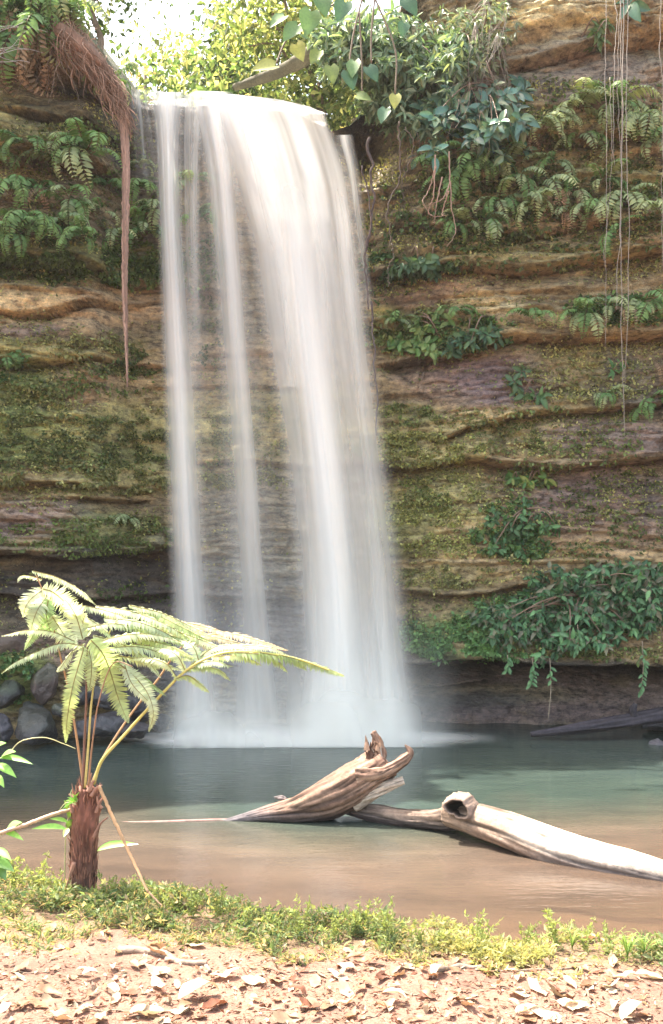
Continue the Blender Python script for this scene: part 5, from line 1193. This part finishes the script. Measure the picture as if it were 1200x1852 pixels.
def on_ground(px, py):
    px = np.asarray(px, float); py = np.asarray(py, float); Y = np.full(px.shape, 4.8)
    for _ in range(8):
        z = ground_z((px - 600) / F * Y, Y); Y = (CH - z) * F / (py - H0)
    return np.stack([(px - 600) / F * Y, Y, ground_z((px - 600) / F * Y, Y)], -1)
# grass and weeds: one uncountable sward
r_ = np.random.default_rng(11); n = 150000
def turf_w(x): return np.interp(x, [-2.6, -1.9, -.6, 0, .7, 1.3, 2.6], [1.0, .93, .62, .50, .44, .38, .36])
gxx = r_.uniform(-2.6, 2.6, n); be = bank_edge(gxx); W_ = turf_w(gxx); gd = r_.uniform(-1.25, .16, n); gd = np.where(gd < 0, gd * W_, gd)
nz = fbm(gxx * 2.2, gd * 4, 15, 3); nz2 = fbm(gxx * 7, gd * 9, 18, 3)
q = -gd / W_
keep = (q < 1.0 + .3 * nz + .16 * r_.normal(size=n)) & (r_.uniform(0, 1, n) < np.clip(.36 + 1.5 * nz2 - .35 * sstep(.6, 1, q), 0.03, 1)) & (r_.uniform(0, 1, n) < np.maximum(W_ * 1.1, .6)); gxx, gd, be, nz, q, nz2 = [a_[keep] for a_ in (gxx, gd, be, nz, q, nz2)]
n = len(gxx); yy = be + gd; zz = ground_z(gxx, yy)
Xd = nrm(r_.normal(size=(n, 3)) * np.array([.8, .8, .35]) + np.array([0, 0, .5])); sz = r_.uniform(.014, .05, n) * (1 + .5 * nz)
c1, c2, c3, c4 = np.array([.17, .27, .13]), np.array([.33, .38, .21]), np.array([.52, .43, .29]), np.array([.55, .55, .28])
k = r_.uniform(0, 1, (n, 1)); dry = (r_.uniform(0, 1, (n, 1)) < .2 + .4 * sstep(.6, 1, q)[:, None]); cc = np.where(dry, c3, c1 * (1 - k) + c2 * k)
sun_yl = (sstep(.2, .7, gxx) * sstep(1.6, 1.0, gxx))[:, None] * .7; cc = cc * (1 - sun_yl) + c4 * sun_yl; cc = cc * r_.uniform(.6, 1.2, (n, 1))  # pool of sunlight right of the middle painted into the blade colour
hh = r_.uniform(0, 1, n) ** 1.3 * (.045 + .05 * nz + .06 * nz2) * sstep(1.1, .55, q)
V, Fc = inst(L4, np.stack([gxx, yy, zz + hh], 1), Xd, rand_dir(n, (0, -.3, 1)), sz, r_.choice([.08, .14, .3, .5], n, p=[.35, .3, .2, .15]))
tag(link('grass', Geo().add(V, Fc, repc(cc, L4)).mesh('grass', M['grass'], False)), 'low sunlit grass and small weeds along the bank edge', kind='stuff')
# taller feathery weeds at the rim
WG = 'feathery weeds along the rim of the bank'
wm = []
for k in range(4):
    gg = Geo(); r = np.random.default_rng(k + 50)
    for b in range(5):
        tip = np.array([r.normal() * .05, r.normal() * .04, r.uniform(.09, .17)]); path = resample(np.array([[0, 0, -.02], tip * .5 + [.01, 0, .01], tip]), 14)
        V, Fc = tube(path, .0012, 3, caps=False); gg.add(V, Fc, (.4, .38, .2))
        m_ = 34; ti = r.integers(3, 14, m_); p = path[ti]; V, Fc = inst(L4, p, rand_dir(m_, (0, 0, .6)), rand_dir(m_), r.uniform(.012, .032, m_), .35); gg.add(V, Fc, repc(np.array([.33, .40, .16]) * r.uniform(.7, 1.3, (m_, 1)), L4))
    wm.append(gg.mesh('weed', M['grass'], False))
spots = [(20, 1600, 'feathery weed at the far left of the bank rim'), (75, 1605, 'feathery weed left of the slender stem'), (105, 1612, 'feathery weed at the foot of the slender stem'), (190, 1618, 'weed with feathery tips right at the fern trunk foot'), (215, 1625, 'weed beside the small yellow flower'), (245, 1628, 'weed just left of the leaning stalk'),
         (300, 1640, 'weed right of the leaning stalk foot'), (345, 1648, 'rim weed between the stalk and the dry seed heads'), (395, 1652, 'pale seeding weed a little left of the pinkish tufts'), (440, 1668, 'sunlit seed head nearest the tall thin weed'), (490, 1682, 'rim weed below the bleached log'), (545, 1688, 'rim weed below the crossing of the logs'),
         (600, 1690, 'bushy weed left of the tall tuft under the root end'), (640, 1680, 'tall bushy weed below the root end of the log'), (660, 1676, 'tall bushy weed crowned with seeds'), (705, 1692, 'rim weed below the crossed logs right of the bushy ones'), (760, 1700, 'rim weed below the hollow knot'), (790, 1705, 'pale weed left of the brightest sunlit patch'),
         (870, 1708, 'weed in the brightest sunlit patch'), (950, 1708, 'weed at the right of the sunlit patch'), (1010, 1704, 'weed left of the arching grass blades'), (1060, 1708, 'weed in front of the orange reflection'), (1100, 1712, 'rim weed at the left of the large grass tuft')]
for k, (x0, y0, lb) in enumerate(spots):
    p = on_ground(x0, y0 + 12); tag(link('weed', wm[k % 4], None, p, (0, 0, random.uniform(0, 6)), random.uniform(.8, 1.3)), lb, 'weed', WG)
def grass_tuft(px, py, label, n, ln, seed):
    r = np.random.default_rng(seed); p0 = on_ground(px, py); e_ = thing('grass_tuft', label, 'grass', p0, 'tufts of long grass on the bank')
    for k in range(n):
        a0 = r.uniform(0, 6.28); out = r.uniform(.25, .8) * ln; h = r.uniform(.5, 1.0) * ln; d = np.array([math.cos(a0), math.sin(a0) * .5, 0])
        m_ = 12; t = np.linspace(0, 1, m_)[:, None]; path = d * out * t ** 1.6 + np.array([0, 0, 1]) * h * (1.7 * t - 1.05 * t ** 2.2); wv = .004 * (1 - t ** 3); sd_ = np.cross(d, [0, 0, 1.0])
        V = np.concatenate([path - sd_ * wv, path + sd_ * wv]); i = np.arange(m_ - 1); Fc = np.stack([i, i + 1, i + 1 + m_, i + m_], 1)
        link('blade', Geo().add(V, Fc, np.array([.28, .42, .14]) * r.uniform(.7, 1.4)).mesh('blade', M['grass']), e_)
grass_tuft(1135, 1738, 'large tuft of arching grass blades at the right end of the bank', 26, .2, 1)
grass_tuft(1165, 1735, 'arching grass tuft at the right photo edge', 18, .2, 2)
grass_tuft(1035, 1718, 'grass tuft with long blades left of the large one', 12, .15, 3)
grass_tuft(880, 1715, 'short tuft of bright blades in the sunlit patch', 12, .14, 4)
grass_tuft(975, 1716, 'small grass tuft beside the sunlit patch', 10, .12, 5)
grass_tuft(60, 1690, 'small dry grass tuft on the soil at the left', 16, .08, 6)
# flower
fl = thing('flower', 'tiny pale yellow flower beside the fern trunk', 'flower', on_ground(189, 1628)); o1 = np.array(fl.location)
tp_ = P(189, 1594, 5.4) - o1
V, Fc = tube(resample(np.array([[0, 0, 0], tp_ * .5 + [.005, 0, 0], tp_]), 12), .0015, 4); link('stem', Geo().add(V, Fc, (.3, .36, .15)).mesh('stem', M['stem']), fl)
pm = leaf_mesh('oval', (.85, .75, .35), .6, M['leaf'])
for k in range(5): place_leaf(pm, fl, tp_, np.array([math.cos(k * 1.257), -.3, math.sin(k * 1.257)]), np.array([0, -1, .2]), .02)

# roots and twigs on the soil
def ground_root(label, pts, r0, r1, colr, name='surface_root', cat='root', lift=.3, n=60):
    q = np.array(pts, float); p = on_ground(q[:, 0], q[:, 1]); path = resample(p, n); rr_ = np.linspace(r0, r1, n); path[:, 2] = ground_z(path[:, 0], path[:, 1]) + rr_ * lift + .004 * np.sin(np.linspace(0, 15, n)); o1 = path[0].copy()
    V, Fc = tube(path - o1, rr_, 12, lambda th, v: 1 + .2 * fbm(th * 1.5, v * 10, 3, 3))
    tag(link(name, Geo().add(V, Fc, np.array(colr) * (1 + .3 * fbm(V[:, 0] * 25, V[:, 1] * 25, 3, 2)[:, None])).mesh(name, M['wood']), None, o1), label, cat)
_gr = ground_root
def ground_root(label, pts, r0, r1, colr, *a, **k): _gr(label, pts, r0, r1, np.array(colr) * .48, *a, **k)
ground_root('thick pale root crossing the soil below the grass left of the middle', [(215, 1722), (260, 1722), (300, 1730), (330, 1742), (375, 1745)], .022, .014, (.50, .36, .27))
ground_root('root end turning down behind the thick pale root', [(300, 1738), (340, 1742), (370, 1745), (380, 1760)], .014, .009, (.48, .34, .26))
ground_root('thick root on the soil below the brightest grass', [(790, 1758), (815, 1752), (840, 1750), (880, 1752)], .016, .010, (.5, .37, .28))
ground_root('long thin root running along the grass edge at the right', [(860, 1755), (920, 1757), (985, 1754), (1040, 1752), (1052, 1756)], .007, .005, (.45, .33, .25))
ground_root('thin root running down the soil at the right', [(1050, 1752), (1060, 1785), (1068, 1810), (1085, 1828), (1110, 1842)], .009, .004, (.42, .3, .23))
for k, (a_, b_, c_, d_, lb) in enumerate([(470, 1826, 540, 1824, 'short straw twig in the middle of the litter'), (150, 1828, 260, 1826, 'straight pale twig among leaves at the bottom left'), (560, 1640 + 120, 640, 1752, 'pale twig above the leaf litter in the middle'), (660, 1842, 700, 1830, 'small dark twig at the bottom'), (1000, 1770, 1075, 1790, 'thin twig crossing the right root'), (290, 1688, 320, 1664, 'fine straw at the end of the leaning stalk'), (20, 1760, 120, 1755, 'thin twig on the soil at the left edge'), (720, 1795, 800, 1802, 'slender twig on the bare soil right of the middle')]):
    ground_root(lb, [(a_, b_), ((a_ + c_) / 2, (b_ + d_) / 2 + 3), (c_, d_)], .004, .002, (.5, .38, .28), 'twig', 'twig', 1.2, 20)

# ------------------------------------------------------------------ dry leaves: each one its own thing
DM = []
def dry_mesh(shape, wr, curl, fold, twist, colr, seed):
    r = np.random.default_rng(seed); T = leaf_template(shape, 0, 0, 8); V = T[0].copy(); V[:, 1] *= wr
    x, y = V[:, 0].copy(), V[:, 1].copy()
    V[:, 2] = curl * ((x - .5) ** 2) * 1.6 + fold * (np.abs(y) * 2) ** 1.4 + twist * y * (x - .5) * 3 + .02 * r.normal(size=len(V)) + .03 * np.sin(x * 9 + seed)
    V[:, 0] = x - .5; V[:, 2] -= V[:, 2].min() - .01
    V[:, 1] *= (1 + .12 * r.normal(size=len(V)))
    c_ = np.tile(np.array(colr), (len(V), 1)) * r.uniform(.85, 1.1, (len(V), 1)); c_[1::3] *= .85
    # petiole
    pv, pf = tube(np.array([[-.5, 0, V[1, 2]], [-.62, .02, V[1, 2] + .02], [-.72, .03, V[1, 2]]]), .012, 4, caps=False)
    g_ = Geo().add(V, T[1], c_).add(pv, pf, np.array(colr) * .7)
    return g_.mesh('dry_leaf', M['dry'])
DC = {'bleached': (.60, .50, .43), 'pinkish tan': (.40, .27, .21), 'pale brown': (.26, .155, .11), 'rust brown': (.20, .085, .06)}
SH = {'flat': [('oval', .42, .08, .03, .0), ('oval', .5, .12, .06, .1)], 'curled': [('lance', .4, .5, .35, .2), ('oval', .45, -.5, .3, -.2)], 'folded': [('lance', .36, .15, .6, .1), ('oval', .4, .1, .65, -.2)]}
DMS = {(c_, s_): [dry_mesh(*v, DC[c_], i * 13 + j) for j, v in enumerate(SH[s_])] for i, c_ in enumerate(DC) for s_ in SH}
r = np.random.default_rng(77); pts = []
zones = [(0, 200, 'below the fern'), (200, 420, 'by the thick root'), (420, 620, 'left of centre'), (620, 800, 'right of centre'), (800, 1000, 'below the bright grass'), (1000, 1200, 'by the thin root')]
made = []
def put_leaf(px, py, c_, s_, L, label=None, rz=None, tilt=.25, lift=.0):
    p = on_ground(px, py); o = link('dry_leaf', DMS[(c_, s_)][r.integers(2)], None, (p[0], p[1], p[2] + .003 + lift), (r.normal() * tilt, r.normal() * tilt, r.uniform(0, 6.28) if rz is None else rz), (L, L, L * r.uniform(.8, 1.2)))
    tag(o, label, 'dry leaf', 'dry leaves littering the bank'); made.append((o, px, py, c_, s_, L)); return o
for q in [(275, 1718, 'bleached', 'flat', .15, 'long bleached leaf lying against the thick pale root'), (360, 1805, 'bleached', 'curled', .19, 'largest bleached curled leaf left of the middle'), (215, 1650 + 75, 'bleached', 'folded', .09, 'small white folded leaf on the grass edge near the root'), (105, 1718, 'bleached', 'folded', .11, 'white leaf standing on the grass edge below the fern'),
          (625, 1795, 'bleached', 'flat', .14, 'bleached flat leaf at the bottom middle'), (700, 1825, 'bleached', 'folded', .12, 'bleached leaf cupped upward at the bottom middle'), (940, 1800, 'bleached', 'flat', .15, 'round bleached leaf in the sunlit soil'), (970, 1790, 'bleached', 'flat', .14, 'bleached leaf overlapping the round bleached one'), (985, 1838, 'bleached', 'flat', .14, 'bleached leaf at the bottom under the round one'),
          (1175, 1770, 'bleached', 'folded', .13, 'upright bleached leaf at the right edge of the soil'), (1150, 1838, 'bleached', 'curled', .15, 'curled bleached leaf in the bottom right corner'), (265, 1840, 'bleached', 'folded', .16, 'long pale leaf pointing up at the bottom left'), (630, 1722, 'pinkish tan', 'flat', .09, 'tan leaf resting on the grass right of the middle'), (190, 1640, 'pinkish tan', 'flat', .09, 'tan leaf on the weeds at the foot of the fern trunk'), (192, 1620 + 30, 'pale brown', 'flat', .07, 'brown leaf tucked under the tan one by the trunk'),
          (130, 1712, 'rust brown', 'flat', .07, 'small red brown leaf on the grass below the fern'), (460, 1675, 'rust brown', 'folded', .05, 'small rust leaf standing in the rim weeds'), (508, 1722, 'rust brown', 'folded', .07, 'upright rust leaf at the grass edge in the middle'), (695, 1770, 'rust brown', 'curled', .06, 'dark rust leaf standing on the soil right of the middle'), (1030, 1782, 'bleached', 'folded', .09, 'small bleached leaf standing left of the thin root'), (95, 1680, 'pinkish tan', 'folded', .1, 'tan dead leaf in the grass left of the trunk'), (40, 1770, 'bleached', 'flat', .10, 'bleached leaf by the left photo edge')]:
    put_leaf(*q)
while len(made) < 290:
    px = r.uniform(-10, 1210); py = r.uniform(1738, 1856) if r.uniform() < .85 else r.uniform(1690, 1740)
    if py < 1745 and r.uniform() < .3: continue
    c_ = r.choice(list(DC), p=[.24, .36, .28, .12]); s_ = r.choice(['flat', 'curled', 'folded'], p=[.4, .35, .25]); put_leaf(px, py, c_, s_, float(np.clip(r.gamma(5, .0135), .03, .15)), None, lift=.004 * r.uniform(0, 3))
for o, px, py, c_, s_, L in made:
    if 'label' not in o:
        zn = next((z for a_, b_, z in zones if a_ <= max(0, min(px, 1199)) < b_), zones[0][2]); sz_ = 'large' if L > .11 else 'medium' if L > .08 else 'small'
        row = 'at grass edge' if py < 1745 else 'back row' if py < 1775 else 'middle row' if py < 1815 else 'bottom row'
        row += ', pointing ' + ['right', 'away', 'left', 'forward'][int(((o.rotation_euler[2] + .785) % 6.2832) / 1.5708) % 4]
        o['label'] = f'{sz_} {s_} {c_} leaf {zn}, {row}'
same = {}
for q in made: same.setdefault(q[0]['label'], []).append(q)
for lb, qs in same.items():
    if len(qs) > 1:
        qs.sort(key=lambda q: q[1]); nm_ = {2: ['left one', 'right one'], 3: ['left one', 'middle one', 'right one'], 4: ['leftmost one', 'second from left', 'second from right', 'rightmost one']}.get(len(qs))
        for i, q in enumerate(qs):
            if nm_: q[0]['label'] = lb + ', ' + nm_[i]
# small scraps of litter
n = 2600; px = r.uniform(-20, 1220, n); py = r.uniform(1725, 1860, n); p = on_ground(px, py); p[:, 2] += r.uniform(.002, .012, n)
cc = np.array(list(DC.values()))[r.integers(4, size=n)] * r.uniform(.5, 1.1, (n, 1)); V, Fc = inst(L4, p, nrm(r.normal(size=(n, 3)) * [1, 1, .25]), rand_dir(n, (0, 0, 2)), r.uniform(.01, .04, n), r.uniform(.1, .6, n))
tag(link('leaf_litter', Geo().add(V, Fc, repc(cc, L4)).mesh('leaf_litter', M['dry'], False)), 'fine crumbled leaf litter on the red soil', kind='stuff')
